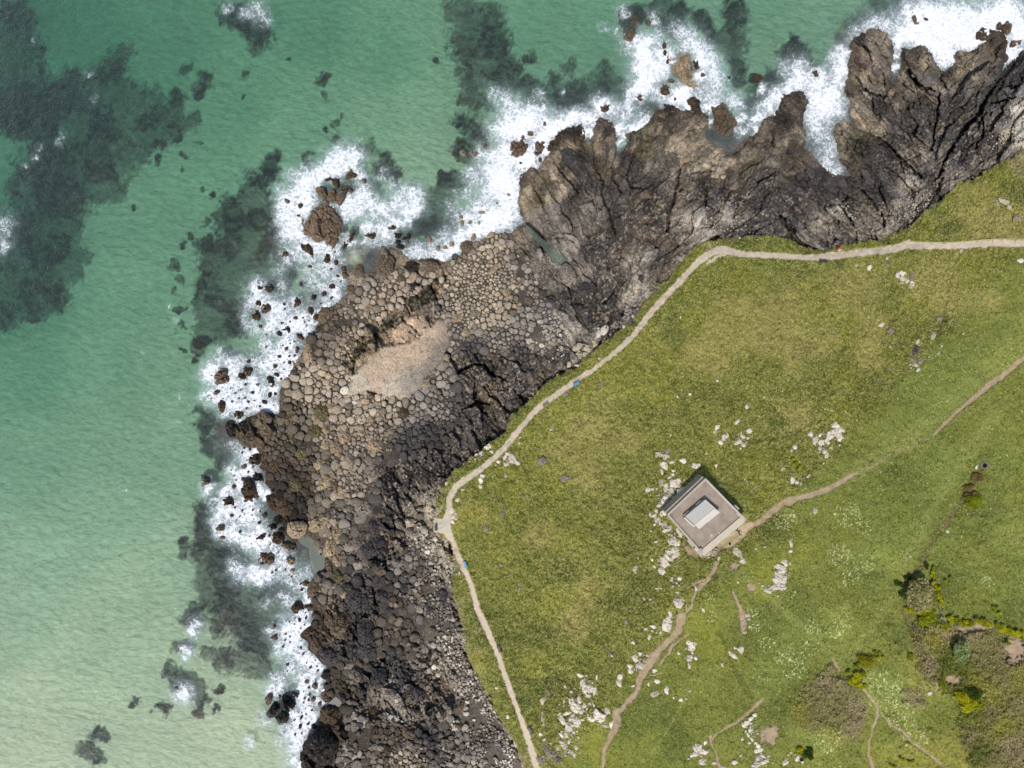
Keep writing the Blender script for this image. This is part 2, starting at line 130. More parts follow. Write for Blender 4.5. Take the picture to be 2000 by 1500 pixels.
# pale granite stones and outcrops in the turf: x,y,rx,ry,turn,letter
WHITE='''1285,889,7,6,-15,W 1300,892,8,6,-15,W 1304,882,4,7,30,G 1299,910,9,6,20,W 1313,903,6,3,-25,W 1335,900,6,5,10,W 1360,910,8,6,0,W 1294,923,3,8,-15,W 1317,920,4,4,0,W 1316,928,5,4,0,W 1308,933,6,3,-40,W 1293,943,6,8,0,P 1303,948,5,5,0,W 1321,943,11,9,20,W 1328,951,8,5,0,W 1303,958,8,5,35,W 1314,961,5,11,-35,W 1336,961,11,9,0,W 1350,949,6,5,0,P 1267,956,6,5,0,W 1276,955,4,3,0,W 1302,973,6,4,0,W 1309,969,5,5,0,W 1320,972,4,4,0,P 1288,968,3,3,0,P 1299,981,8,6,-25,W 1288,989,6,4,-10,W 1283,999,4,5,0,W 1280,1007,7,4,-15,W 1289,1019,7,11,-35,W 1300,1024,4,7,-20,P 1270,1007,3,6,0,W 1302,1036,8,4,-30,W 1309,1031,5,5,0,P 1279,1025,3,3,0,W 1273,1038,3,2,0,W 1298,1001,10,6,-40,W 1325,1038,4,6,-20,W 1329,1046,4,6,-20,W 1315,1059,9,8,0,W 1323,1062,6,9,30,W 1357,940,3,2,0,W 1337,938,3,2,0,W 1408,950,5,3,25,W 1282,1059,4,3,0,W
1318,1074,9,7,0,W 1308,1080,7,7,20,W 1321,1085,9,7,-30,W 1305,1090,4,9,-35,W 1312,1094,8,4,30,W 1297,1100,12,9,25,W 1292,1116,7,8,-20,W 1274,1094,4,3,10,W 1278,1107,5,3,40,W 1243,1113,6,8,-10,P 1247,1092,2,4,0,W 1328,1131,5,4,0,W 1312,1134,4,3,0,W 1322,1140,4,3,0,W 1360,1149,3,5,-15,W 1324,1158,4,3,0,W 1326,1178,11,9,20,W 1310,1200,4,7,-10,W 1304,1219,9,14,10,W 1262,1229,5,3,0,W 1277,1225,6,4,20,W 1274,1233,3,3,0,W 1269,1245,4,6,15,W 1291,1236,3,4,-30,W 1237,1256,4,4,0,W 1224,1216,4,5,0,G 1285,1150,5,2,10,W 1272,1171,4,3,0,P 1258,1170,2,6,-35,P 1326,1276,3,5,-25,W 1352,1259,9,7,25,W 1350,1267,8,5,25,W 1348,1286,7,7,0,W 1359,1286,4,5,-30,W 1347,1302,3,7,-15,W 1353,1276,3,3,0,W 1279,1311,5,4,-30,W 1285,1332,6,5,0,W 1267,1337,3,4,0,W 1242,1287,6,9,-15,W 1250,1301,7,8,-20,W 1251,1278,4,4,0,W 1265,1281,5,3,0,W 1231,1302,5,4,-20,W 1233,1313,7,5,25,W 1212,1322,5,6,0,W 1210,1334,5,8,0,W 1237,1341,4,2,-20,W 1304,1347,6,8,10,W 1279,1356,8,7,0,P 1374,1192,3,5,-20,W 1443,1083,7,14,-30,P 1451,1098,6,6,0,W 1546,1065,4,8,-15,W 1545,1077,4,4,0,W 1478,1073,4,2,-20,W 1495,1069,3,2,0,W 1535,1100,7,7,0,W 1527,1112,11,8,30,W 1524,1122,10,8,0,W 1520,1134,10,8,10,W 1531,1133,8,9,0,W 1516,1146,10,7,-10,W 1504,1155,9,5,0,W 1528,1147,8,7,0,W 1545,1101,3,4,0,P 1554,1157,2,3,0,W 1442,1138,2,3,0,W 1448,1269,7,7,0,W 1432,1280,10,4,35,W 1437,1266,3,4,0,W 1411,1299,3,5,-30,W 1392,1080,16,10,-20,P 1460,1202,5,4,0,P 1464,1211,4,3,0,P 1456,1236,5,3,0,P 1405,1091,4,5,20,P
1133,1320,6,4,20,W 1139,1334,7,7,0,W 1144,1345,9,8,30,W 1155,1347,9,8,0,W 1162,1352,6,9,20,W 1150,1360,8,5,30,W 1132,1370,5,8,-20,W 1119,1372,10,7,60,W 1126,1384,12,8,50,W 1136,1391,10,7,40,W 1142,1379,4,7,10,W 1152,1376,4,4,0,W 1160,1378,2,7,-25,W 1147,1386,6,3,-45,W 1098,1406,5,12,-20,W 1108,1394,8,4,-25,W 1118,1404,6,9,20,W 1128,1412,8,10,20,W 1113,1421,8,9,10,W 1108,1436,5,7,-20,W 1120,1432,4,4,0,W 1139,1407,4,3,0,W 1152,1404,5,6,0,W 1159,1407,4,4,0,W 1173,1401,12,11,20,W 1186,1391,7,6,30,W 1182,1418,9,4,25,W 1194,1416,4,7,10,W 1103,1457,5,11,-40,W 1120,1474,11,5,35,W 1126,1461,4,5,-20,W 1130,1443,2,5,0,W 1112,1450,3,5,0,W 1098,1439,3,9,-40,W 1090,1463,4,6,-40,P 1102,1473,5,7,-30,G 1068,1462,7,10,-30,G 1080,1474,8,14,-50,G 1090,1487,9,7,0,G 1060,1486,8,8,0,G 1057,1436,5,5,0,W 1064,1446,4,4,30,W 1075,1453,5,2,20,W 1061,1368,4,9,30,P 1071,1355,4,7,-15,G 1060,1405,3,15,-2,P 1116,1352,3,4,0,W 1104,1342,3,4,-30,W 1101,1381,2,2,0,W 1102,1370,2,5,0,P 1330,1368,5,4,0,W 1348,1351,3,3,0,W 1341,1366,3,2,0,P 1316,1364,2,2,0,W 1363,1462,9,8,0,W 1375,1470,8,7,30,W 1356,1476,7,5,-30,W 1373,1488,9,7,0,W 1378,1452,3,6,30,W 1396,1492,5,4,0,W 1345,1484,3,2,0,W 1196,1282,4,2,20,W 1166,1322,2,6,0,W 1072,1336,3,5,0,G 1060,1333,2,2,0,W 1292,1150,2,2,0,W 1369,1352,2,2,0,W
1475,1398,5,4,-35,W 1467,1405,6,4,-30,W 1460,1413,6,5,-20,W 1454,1417,4,5,-30,W 1467,1428,6,5,0,W 1462,1437,2,7,-25,W 1470,1446,3,6,-30,W 1477,1453,4,4,0,W 1482,1458,4,5,-20,W 1486,1466,6,5,0,W 1478,1468,5,4,30,W 1490,1478,6,4,30,W 1483,1484,6,6,0,W 1494,1490,8,6,0,W 1479,1495,9,6,0,W 1502,1478,3,3,0,W 1436,1490,7,5,0,W 1451,1446,3,4,0,W 1465,1452,4,3,-60,W 1537,1489,6,6,0,W 1559,1483,5,7,20,W 1567,1488,6,5,-20,W 1546,1471,2,3,0,W 1448,1477,3,5,40,P
1330,620,2,3,0,W 1402,744,4,3,0,W 1349,770,4,3,0,W 1324,775,2,4,-10,W 1460,795,4,5,0,W 1440,825,8,4,-30,W 1401,834,5,5,30,W 1398,843,5,4,-40,P 1464,842,5,6,0,W 1416,854,6,6,0,W 1408,864,4,5,-30,W 1452,853,8,4,30,W 1445,862,7,5,-10,W 1439,868,5,4,0,W 1454,870,5,5,0,W 1449,846,2,5,-10,W 1461,856,4,3,0,W 1447,876,2,4,0,W 1429,871,3,2,0,W 1311,850,2,4,15,W 1381,886,4,3,0,W 1400,909,4,3,-30,W 1400,914,2,2,0,W 1627,802,5,2,-10,W 1494,776,3,2,0,W 1509,779,2,2,0,W 1554,874,5,6,0,W 1547,880,2,4,30,W 1564,862,2,3,0,P 1530,916,4,4,0,P 1548,938,5,7,0,W 1558,942,5,4,-20,W 1566,946,3,4,0,W 1585,849,6,5,30,W 1593,860,6,9,-25,W 1606,867,6,9,0,W 1603,877,5,5,0,W 1612,883,5,5,0,W 1616,890,4,6,20,P 1634,832,8,6,20,W 1642,840,8,7,0,W 1632,843,9,6,-20,W 1624,851,8,7,0,W 1640,853,7,8,10,W 1618,862,6,7,30,W 1603,849,3,5,20,W 1653,804,2,2,0,W 1641,870,2,3,0,P 1625,875,4,4,0,P 1580,930,3,6,40,P 1594,998,5,7,0,P
1674,518,4,4,0,P 1699,523,6,4,-45,W 1734,504,3,4,-30,P 1736,517,5,4,0,G 1721,544,3,2,0,P 1755,537,6,6,0,W 1765,534,8,5,0,W 1766,545,7,6,30,W 1776,548,10,5,-30,W 1783,541,6,8,0,G 1782,556,5,7,25,W 1764,552,5,2,0,P 1724,634,6,4,-25,W 1742,646,6,6,0,G 1752,669,5,8,15,G 1729,667,5,3,0,G 1836,622,6,6,-20,G 1824,657,5,7,20,P 1822,649,3,4,0,G 1883,652,4,2,-35,W 1841,676,3,2,0,W 1817,697,4,2,-20,W 1834,690,5,3,-30,P 1788,684,7,10,0,D 1794,667,4,5,30,P 1795,722,4,5,30,W 1801,704,5,6,0,G 1784,702,8,4,25,G 1790,713,5,5,0,P 1741,720,5,4,0,G 1721,744,4,3,0,G 1996,509,6,5,0,W 1966,394,11,6,20,P 1974,404,4,7,-20,P 1990,427,9,7,-20,T 1656,495,5,5,20,P 1740,485,2,2,0,W 1879,490,5,4,0,P
955,875,8,7,0,W 960,883,6,4,0,W 940,886,5,4,-10,W 931,888,4,3,0,W 918,903,3,3,0,P 872,944,3,4,0,P 1059,901,9,8,30,G 1104,936,8,8,-20,G 984,1003,5,8,0,G 949,1032,5,6,0,G 939,1029,3,3,0,G 980,1104,5,4,0,G 1015,1150,3,6,0,G 939,938,4,7,0,W 942,930,5,4,-20,W 939,951,5,4,0,W 904,957,4,2,-20,W 894,977,5,4,-30,W 888,1011,8,6,-20,P 884,998,4,7,0,W 889,1004,3,4,0,W 884,1020,4,4,0,W 1017,855,4,2,-10,W 1014,867,3,4,0,W 992,887,6,4,20,W 1001,897,9,8,30,W 987,896,5,8,0,W 989,908,9,4,10,W 1010,903,7,4,30,W 973,902,5,4,-20,W 969,908,3,2,0,W 1022,970,3,5,0,G 988,930,4,4,0,P 1052,876,4,3,0,G 981,984,3,4,0,G
1175,749,6,4,0,G 1106,771,7,5,30,G 1077,840,4,3,0,W 1192,659,9,7,-40,W 1180,645,7,8,20,W 1170,652,5,8,20,W 1160,672,9,7,-30,P 1150,684,8,9,0,P 1144,694,5,6,0,P 1132,696,7,7,0,P 1120,706,7,6,-30,P 1128,678,10,6,-30,P 1112,712,5,5,0,P 1219,638,4,4,0,W 1202,648,5,7,30,W 1236,617,3,4,0,W 1130,714,6,3,0,W 970,1345,3,3,0,W 1172,700,3,3,0,W 971,1346,2,3,0,W 992,1401,3,4,0,W 897,1120,2,3,0,W 902,1135,2,3,0,W 1413,1500,5,4,0,P 1909,913,4,4,0,W 1853,1039,5,3,20,W 1818,1355,5,4,0,W'''
MAINPATH=pts('2300,474,6.5 2000,475,6.5 1950,474,6.5 1900,477,6.5 1850,481,6.5 1800,480,7 1775,477,9 1745,487,7 1700,491,6.5 1650,497,7 1630,499,8 1600,503,6 1550,501,5.5 1500,498,5.5 1450,496,6 1425,490,8 1405,488,8 1388,494,7 1360,515,6 1335,543,6 1310,570,6 1290,590,6.5 1272,610,6 1255,632,6 1240,652,5 1220,673,4.5 1200,690,4.5 1160,722,4.5 1130,740,5 1100,762,5 1068,785,5.5 1040,808,5 1010,845,5 985,875,5.5 960,900,5.5 925,927,6 905,940,6.5 888,953,6 878,972,6 876,1000,6 872,1020,9 872,1035,9 878,1050,7 886,1065,6 898,1095,6 910,1120,5.5 922,1150,5 932,1190,5.5 945,1218,6.5 955,1240,5.5 970,1272,5 980,1305,5 997,1350,5 1012,1390,5 1026,1430,5 1038,1465,5.5 1047,1500,5.5 1060,1545,5.5 1120,1800,5.5')
SPUR=pts('1428,494,4 1412,497,3 1395,505,3 1382,514,3')
TERR=pts('847,1013 878,1014 880,1041 868,1043 852,1040 846,1042')
DIRT=[pts('1400,1072,9 1425,1055,15 1445,1042,13 1463,1028,8 1478,1023,6 1492,1015,6 1510,999,6 1530,984,6 1545,979,8 1565,972,6 1590,966,7 1610,960,7 1640,945,6 1658,934,5 1675,925,3'),
 pts('1825,850,2 1845,830,3 1870,806,4 1886,793,3.5 1905,777,5 1935,752,6 1962,733,5 2000,700,5 2100,620,5'),
 pts('1400,1103,4 1392,1122,4 1380,1138,4 1366,1150,5 1358,1158,3 1353,1175,2.5 1350,1190,3 1340,1200,4 1331,1207,9 1328,1222,8 1325,1235,6 1308,1252,7 1292,1268,6 1277,1285,8 1266,1300,10 1258,1312,9 1250,1330,7 1248,1345,5 1238,1362,5 1222,1377,5 1214,1388,5 1203,1395,8 1205,1415,8 1200,1427,7 1190,1447,5 1181,1465,4 1178,1500,4 1172,1560,4'),
 pts('1345,1240,2 1330,1252,2 1314,1263,3 1308,1275,2.5 1296,1290,2 1289,1300,2'), pts('1268,1321,2 1280,1320,1.5 1291,1315,1.5'),
 pts('1491,1368,5 1480,1378,4 1462,1395,4 1445,1408,3 1425,1420,3 1400,1435,2 1390,1452,2'),
 pts('1389,1440,2.5 1390,1455,2.5 1398,1470,2 1404,1490,3 1410,1510,4'),
 pts('1433,1158,3 1440,1175,3 1447,1190,3 1451,1203,8 1452,1220,6 1453,1236,4'), pts('1381,1130,1.5 1368,1137,2 1355,1145,2.5 1343,1153,1'),pts('1342,1185,2 1341,1196,2'),
 pts('1690,1350,2.5 1705,1368,3 1714,1385,3 1716,1397,3 1710,1415,3 1704,1435,3 1699,1450,3 1698,1475,3 1706,1505,4'),
 pts('1724,1400,2 1742,1416,2.5 1765,1432,3 1782,1450,3 1800,1463,3 1840,1495,3'), pts('1627,1290,3 1635,1302,4 1641,1312,3'),
 pts('1831,1334,3 1833,1345,4 1828,1352,3'), pts('1490,945,1 1470,960,1'),
 pts('854,1048,5 862,1068,6 872,1088,8 872,1105,10 873,1118,7'),pts('889,1068,4 878,1075,3 862,1092,4'),
 pts('866,985,3 858,1000,3 850,1008,4'), pts('1630,476,1.5 1640,490,4'), pts('1378,455,2 1382,470,2 1391,488,2'),
 pts('1412,1258,1 1412,1258,1')]
BARE=[(1503,1438,16,20,25),(1350,1077,20,8,35),(1467,1148,9,7,0),(1435,1108,10,9,0),(1862,1330,14,10,0),(1460,942,3,3,0),(1905,1228,35,8,-5),(1985,1270,22,28,0)]
BANK=[pts('1918,915,5 1900,938,6 1888,962,6 1878,982,6 1868,998,6 1853,1015,7 1843,1028,7 1828,1045,7 1815,1065,7 1806,1085,7 1800,1105,8 1785,1122,10 1775,1140,8'),
 pts('1766,1190,6 1776,1215,8 1790,1240,10 1800,1290,14 1815,1320,10')]
SCRUB=[pts('1614,1300 1640,1320 1676,1344 1694,1370 1696,1410 1686,1440 1660,1452 1600,1425 1565,1420 1552,1400 1555,1370 1580,1340'),
 pts('1780,1215 1830,1225 1860,1222 1920,1222 1960,1245 2010,1255 2010,1510 1900,1510 1880,1450 1870,1370 1850,1350 1820,1335 1795,1310 1785,1260'),
 pts('1770,1345 1800,1350 1810,1380 1790,1385 1768,1375')]
CRACKS=[pts('1968,137,4 1950,160,3 1928,190,4 1915,222,5 1895,240,4 1878,262,4 1862,285,3 1845,320,2 1830,350,2'),pts('1672,250,2 1700,262,2 1722,276,5 1745,292,3 1770,318,3 1800,345,2'),pts('1748,150,5 1738,168,5 1729,186,3'),
 pts('1838,180,1.5 1832,230,2 1822,292,1.5'),pts('1776,138,4 1792,160,5 1805,172,4 1828,178,2'),pts('1155,275,2 1162,310,2 1166,335,2 1178,352,1.5 1176,380,1.5 1192,420,2 1200,455,2'),
 pts('1204,295,2 1200,320,2 1196,345,2 1214,375,1.5'),pts('1555,468,4 1568,480,6 1590,487,5 1608,489,2'),pts('1330,330,1.5 1322,370,2 1310,410,3 1302,450,2'),
 pts('1078,310,1.5 1110,350,1.5 1130,375,1.5'),pts('1660,160,2 1690,175,1.5 1727,190,2'),pts('1035,350,1.5 1060,400,1.5 1070,425,1.5'),
 pts('1240,300,2 1225,340,2 1230,365,1.5 1255,370,2'),pts('1380,370,2 1378,400,3 1395,410,2'),pts('1950,165,1.5 1990,170,1.5'),pts('1940,200,1.5 1985,190,1.5'),pts('1920,230,2 1925,260,1.5 1905,290,1.5'),
 pts('890,740,2 900,720,3 940,710,2 965,735,2 985,742,2'),pts('905,800,2 930,785,3 955,790,2'),pts('1640,400,1.5 1670,440,1.5'),pts('1525,420,2 1545,445,5 1555,465,5'),
 pts('698,1190,2 712,1215,2 722,1240,2'),pts('700,1200,2 690,1250,1.5 672,1278,1.5'),pts('680,1345,3 700,1370,3 740,1390,2')]
POOLS=[('1027,437 1040,447 1055,462 1078,480 1096,498 1110,512 1130,538 1124,540 1100,522 1090,512 1078,510 1070,490 1055,478 1040,462 1026,447',.25,'g'),
 ('766,1318 770,1330 781,1340 780,1350 776,1358 769,1347 758,1345 748,1343 760,1333','.1','s'),('875,1458 882,1455 878,1475 872,1492 869,1485 872,1472',.1,'s'),
 ('700,1385 715,1392 723,1400 718,1403 702,1392',.1,'s'),('680,1403 700,1402 718,1410 722,1418 705,1425 690,1428 680,1418',.1,'s'),
 ('752,1392 775,1404 790,1412 772,1414 757,1402',.1,'s'),('575,1050 600,1048 622,1062 634,1090 633,1110 615,1122 606,1100 602,1072 585,1062',.15,'g'),
 ('640,1375 655,1362 668,1372 680,1380 672,1392 655,1385',.15,'g'),('655,1478 680,1460 700,1478 705,1500 720,1530 650,1530',.12,'s'),
 ('1204,301 1216,296 1230,273 1224,268 1210,280',.1,'g'),('1534,300 1541,285 1545,292 1540,302',.1,'d'),('1768,140 1776,133 1790,150 1798,168 1788,162 1776,150',.1,'d')]
PAL=dict(T=(174,152,122),B=(120,102,82),D=(80,74,72),K=(50,44,38),P=(204,188,162),G=(146,132,116),O=(112,102,68),W=(232,218,196),M=(88,70,52),
 t=(144,136,74),g=(108,113,44),d=(90,98,37),y=(124,125,46),s=(106,114,48),b=(130,122,78),u=(146,131,98),e=(140,134,60),l=(124,130,58),p=(206,186,160),q=(180,156,126),S=(202,176,148),C=(162,152,136))
def probes(s): 
    o=[]
    for t in s.split():
        x,y,c=t.split(','); o.append((float(x),float(y),PAL[c]))
    return o
ROCKP=probes('''1700,85,T 1665,110,B 1680,75,B 1700,150,T 1715,125,G 1690,125,B 1720,90,T 1660,170,B 1700,180,G 1800,120,T 1790,98,B 1770,140,T 1820,160,G 1830,175,T 1880,120,T 1920,95,B 1940,80,M 1900,140,T 1850,150,B 1850,180,G 1780,165,T 1750,200,T 1780,210,D 1820,220,D 1760,230,D 1720,215,D 1700,240,T 1680,225,T 1720,258,T 1750,265,D 1850,230,D 1880,200,D 1900,170,G 1950,185,D 1980,140,D 1960,225,D 1990,222,W 1975,262,P 1950,245,G 1930,270,D 1880,300,D 1935,320,G 1645,270,T 1650,300,T 1660,290,O 1680,275,O 1660,330,B 1690,300,D 1720,300,D 1700,330,D 1740,340,D 1780,310,G 1775,360,P 1760,400,G 1800,380,G 1830,370,D 1845,345,G 1810,310,G 1720,380,D 1700,420,G 1680,440,G 1740,430,G 1780,425,D 1660,400,D 1645,408,P 1620,390,D 1640,370,D 1600,355,D 1560,380,D 1540,335,B 1520,370,D 1550,440,D 1570,460,G 1600,460,G 1590,450,P 1540,190,B 1550,210,B 1540,235,K 1565,262,T 1520,280,T 1500,265,B 1510,310,G 1560,300,B 1480,270,B 1460,285,B 1450,300,T 1470,320,O 1490,330,D 1500,350,D 1440,350,B 1400,320,T 1430,310,T 1380,285,T 1345,250,T 1320,235,B 1285,250,T 1275,240,B 1305,220,M 1360,215,M 1370,245,T 1410,240,B 1340,265,T 1260,270,O 1250,295,O 1240,285,T 1300,290,T 1300,310,G 1335,310,T 1370,320,T 1360,340,T 1365,350,K 1345,365,T 1220,310,D 1235,330,D 1250,345,D 1280,352,D 1270,330,G 1180,245,B 1170,275,T 1185,290,T 1190,310,T 1130,255,M 1105,265,M 1130,310,K 1115,285,T 1145,330,D 1090,310,T 1080,335,T 1060,360,O 1030,345,B 1040,375,T 1050,390,O 1070,385,T 1100,345,T 1100,370,T 1085,410,G 1110,400,D 1135,370,D 1150,350,D 1175,330,O 1200,330,T 1210,360,B 1220,375,D 1210,400,D 1195,370,D 1240,430,D 1235,450,B 1265,385,B 1265,400,D 1290,380,D 1310,360,G 1330,390,B 1350,380,D 1370,380,D 1410,390,D 1440,395,D 1480,390,D 1500,400,D 1490,430,D 1440,460,D 1420,415,P 1440,425,G 1400,420,G 1350,425,P 1365,440,P 1380,460,P 1330,450,G 1300,465,B 1280,455,D 1260,440,B 1200,470,D 1150,400,G 1150,440,G 1150,480,D 1100,440,G 1060,420,G 1080,460,G 1120,480,G 1170,510,D 1140,520,G 1100,500,C 1220,480,B 1260,500,G 1240,520,G 1250,545,P 1240,570,P 1225,590,P 1200,560,D 1280,510,D 1300,530,B 1280,560,B 1230,610,D 1210,625,D 1190,590,D 1180,620,K 1160,590,D
940,500,T 980,500,T 900,520,T 1015,520,G 1010,560,T 1000,600,T 1050,560,G 1040,610,G 1090,620,C 1120,640,P 1075,640,C 1100,600,D 1150,630,D 1140,655,G 960,620,T 900,600,T 880,560,T 960,570,T 720,560,G 740,580,T 700,600,T 650,640,B 640,620,B 620,690,B 610,720,T 640,740,T 600,760,T 700,680,T 720,800,T 770,800,T 800,820,G 850,800,G 880,770,G 900,780,D 950,720,D 930,700,D 1000,700,D 980,740,D 960,770,B 930,820,D 1050,710,D 1000,770,D 1030,700,D 1090,700,D 1060,735,B 1020,640,G 1060,670,P 980,680,G 860,860,D 800,880,D 830,840,D 700,880,T 660,830,T 640,850,T 600,900,B 560,920,M 560,870,O 540,860,B 560,800,B 590,850,B 590,950,M 640,960,T 700,950,T 760,920,D 740,880,T 800,930,D 850,900,D 780,960,D 820,980,G 840,1000,P 690,1010,G 640,1000,T 620,1030,T 580,1000,K 550,980,M 650,1060,T 730,1090,D 760,1020,D 760,1060,B 700,1100,G 660,1110,G 800,1090,G 790,1050,G 850,1080,P 830,1050,P 820,1120,G 860,1120,P 700,1170,D 740,1170,D 640,1170,T 620,1200,M 650,1240,B 690,1220,D 640,1280,D 620,1230,M 700,1270,D 740,1260,B 770,1180,B 780,1210,B 820,1190,G 850,1200,G 850,1240,P 790,1250,B 860,1300,P 830,1290,G 900,1340,P 760,1300,D 700,1320,D 680,1330,O 800,1330,D 740,1360,G 780,1380,C 820,1380,G 850,1350,B 900,1400,P 950,1450,G 680,1360,M 655,1390,M 650,1430,M 620,1470,K 690,1400,C 720,1450,B 780,1440,B 840,1440,D 890,1460,G 800,1485,T 940,1400,P 980,1480,W 880,1370,G 960,1490,P 690,1480,G
770,705,S 740,740,S 700,755,P 760,760,P 810,750,C 820,690,S 850,650,S 865,680,G 790,660,S 860,610,G 880,640,G 850,700,G 840,730,G''')
GRASSP=probes('''1500,480,g 1600,478,d 1450,468,d 1380,478,y 1330,520,g 1280,575,g 1220,650,g 1100,740,g 1000,820,g 900,920,g 1850,400,y 1900,360,e 1950,320,y 1990,300,u 1880,430,t 1980,380,d 1930,420,t 1850,440,d 1800,440,y 1970,440,t 1760,460,g 1700,470,y
1400,560,g 1450,540,y 1500,530,g 1430,600,t 1500,600,t 1550,600,t 1600,600,y 1650,560,t 1700,580,t 1750,590,g 1800,560,t 1850,540,t 1900,530,y 1950,540,g 1990,540,g 1850,600,t 1900,590,t 1950,580,t 1800,600,y 1700,640,t 1650,640,y 1600,660,t 1550,650,t 1500,660,t 1450,660,t 1400,640,t 1350,620,y 1320,600,g 1300,640,d 1350,680,t 1400,700,t 1450,720,g 1500,720,g 1550,700,t 1600,720,g 1650,700,g 1700,700,t 1750,690,g 1780,640,g 1850,640,d 1900,620,g 1980,590,g 1850,680,s 1800,740,s 1900,680,s 1960,640,s 1990,610,l 1700,760,g 1650,740,y 1600,760,g 1550,760,g 1500,760,g 1450,760,g 1400,760,g 1350,760,g 1300,720,y 1260,680,e 1250,720,y 1300,780,y 1330,820,g 1280,820,g 1230,800,g 1180,780,t 1150,760,y 1200,740,y 1100,800,y 1150,840,t 1220,860,t 1100,880,t 1050,860,y 1080,940,y 1150,930,t 1220,930,g 1250,900,g 1180,980,g 1120,1000,g 1060,980,g 1000,960,y 950,970,g 920,1000,e 1000,1030,g 1060,1050,t 1120,1060,y 1180,1050,g 1230,1030,g 1250,980,g 1100,1110,d 1040,1110,g 980,1080,y 930,1070,g 960,1150,g 1020,1200,g 1080,1180,y 1150,1150,t 1120,1220,t 1060,1240,d 1200,1120,g 1200,1180,d 1250,1150,d 1180,1230,g 1100,1280,g 1040,1290,y 990,1260,d 1010,1340,d 1080,1340,d 1150,1290,g 1200,1300,g 1180,1360,g 1050,1400,g 1030,1380,d 1160,1450,y 1120,1500,g 1240,1400,d 1300,1400,d 1260,1460,g 1320,1450,d 1350,1400,g 1400,1380,g 1380,1330,g 1320,1320,g 1400,1250,y 1370,1200,y 1400,1160,g 1450,1240,d 1440,1300,g 1480,1330,s 1520,1300,s 1550,1250,s 1500,1200,d 1560,1180,d 1600,1250,s 1520,1400,d 1540,1360,d 1500,1420,g 1420,1430,g 1420,1480,g 1350,1500,g 1550,1480,g 1600,1470,l 1570,1450,l 1620,1440,e 1650,1480,g 1700,1470,y 1740,1420,g 1760,1390,l 1750,1350,l 1720,1320,l 1730,1370,l 1780,1330,e 1700,1330,l 1780,1470,e 1850,1470,e 1830,1420,g 1850,1400,g 
1600,960,s 1500,960,y 1450,960,g 1420,920,g 1480,900,y 1400,880,y 1350,880,g 1320,860,g 1480,850,g 1520,830,d 1560,810,t 1600,820,g 1650,810,y 1700,800,g 1680,860,g 1640,900,g 1600,920,g 1540,900,g 1700,900,s 1750,850,s 1800,800,s 1850,780,s 1900,740,s 1960,700,l 1750,920,d 1800,880,s 1900,850,g 1850,900,s 1950,820,g 1990,760,g 1990,850,g 1950,900,s 1990,950,g 1970,1050,l 1930,1000,s 1900,1050,g 1950,1120,g 1990,1130,s 1880,1100,s 1850,1150,d 1900,1180,g 1950,1180,g 1980,1200,d 1800,1000,s 1750,1000,g 1700,1000,s 1650,1000,g 1600,1000,g 1550,1020,g 1500,1040,d 1560,1080,y 1600,1060,g 1650,1060,g 1700,1080,s 1780,1060,s 1740,1100,l 1720,1140,s 1750,1180,g 1700,1200,g 1650,1150,g 1600,1130,g 1560,1120,g 1500,1100,y 1480,1080,g 1470,1120,y 1450,1150,g 1400,1120,s 1420,1090,g 1650,1220,l 1620,1270,l 1600,1300,g 1680,1260,g 1720,1270,g 1740,1300,g 1530,1340,s 1640,1280,s 1760,1240,d 1300,1120,g 1260,1080,g
900,1190,b 915,1270,b 930,1300,e 945,1340,g 980,1400,g 890,1130,g 905,1150,g 920,1200,d 1000,1440,g 1020,1490,b 935,1245,d 960,1320,g 870,930,b 865,955,g 1010,835,g''')
SCRUBP=probes('''1620,1330,u 1660,1350,b 1600,1370,b 1640,1400,b 1680,1380,u 1670,1420,u 1600,1410,b 1560,1400,e 1620,1440,l 1800,1230,b 1790,1280,b 1830,1250,e 1850,1300,d 1850,1240,u 1940,1360,e 1960,1420,e 1920,1480,d 1990,1330,e 1900,1400,g 1880,1330,d 1900,1230,u 1940,1250,b 1920,1290,b 1990,1280,u 1960,1330,b 1900,1340,e 1870,1310,g 1990,1380,b 1940,1400,b 1900,1440,b 1980,1460,u 1940,1490,b 1790,1370,u 1820,1300,u 1860,1280,d''')
SANDP=[(x,y,v) for x,y,*v in pts('''60,1350,.38 200,1400,.40 450,1420,.30 520,1460,.28 350,1450,.35 300,1300,.5 450,1330,.42 150,1250,.55 50,1200,.75 250,1150,.62 100,1080,.85 350,1080,.72 200,1000,.95 60,900,1.25 200,850,1.15 330,850,1.05 320,700,1.2 200,700,1.35 40,720,1.7 260,550,1.4 250,420,1.5 350,400,1.5 300,100,2.1 150,100,2.5 30,30,2.9 450,200,1.75 600,60,1.85 600,200,1.45 750,100,1.6 720,220,1.2 850,200,1.15 850,60,1.3 830,300,.95 830,340,.85 560,260,1.35 1050,60,1.5 1100,100,1.4 1080,160,1.2 1170,60,1.5 1400,50,1.3 1410,100,1.1 1500,40,1.35 1520,120,1.15 1620,60,1.25 1600,100,1.2 1480,200,1.2 1600,220,1.1 1350,150,1.0 1000,300,.7 690,505,.22 680,440,.9 600,450,.9 560,600,.8 480,900,.9 560,1250,.7 590,1400,.5 570,1480,.3 20,450,2.3 60,1480,.3 0,1250,.65 5,600,2.2''')]
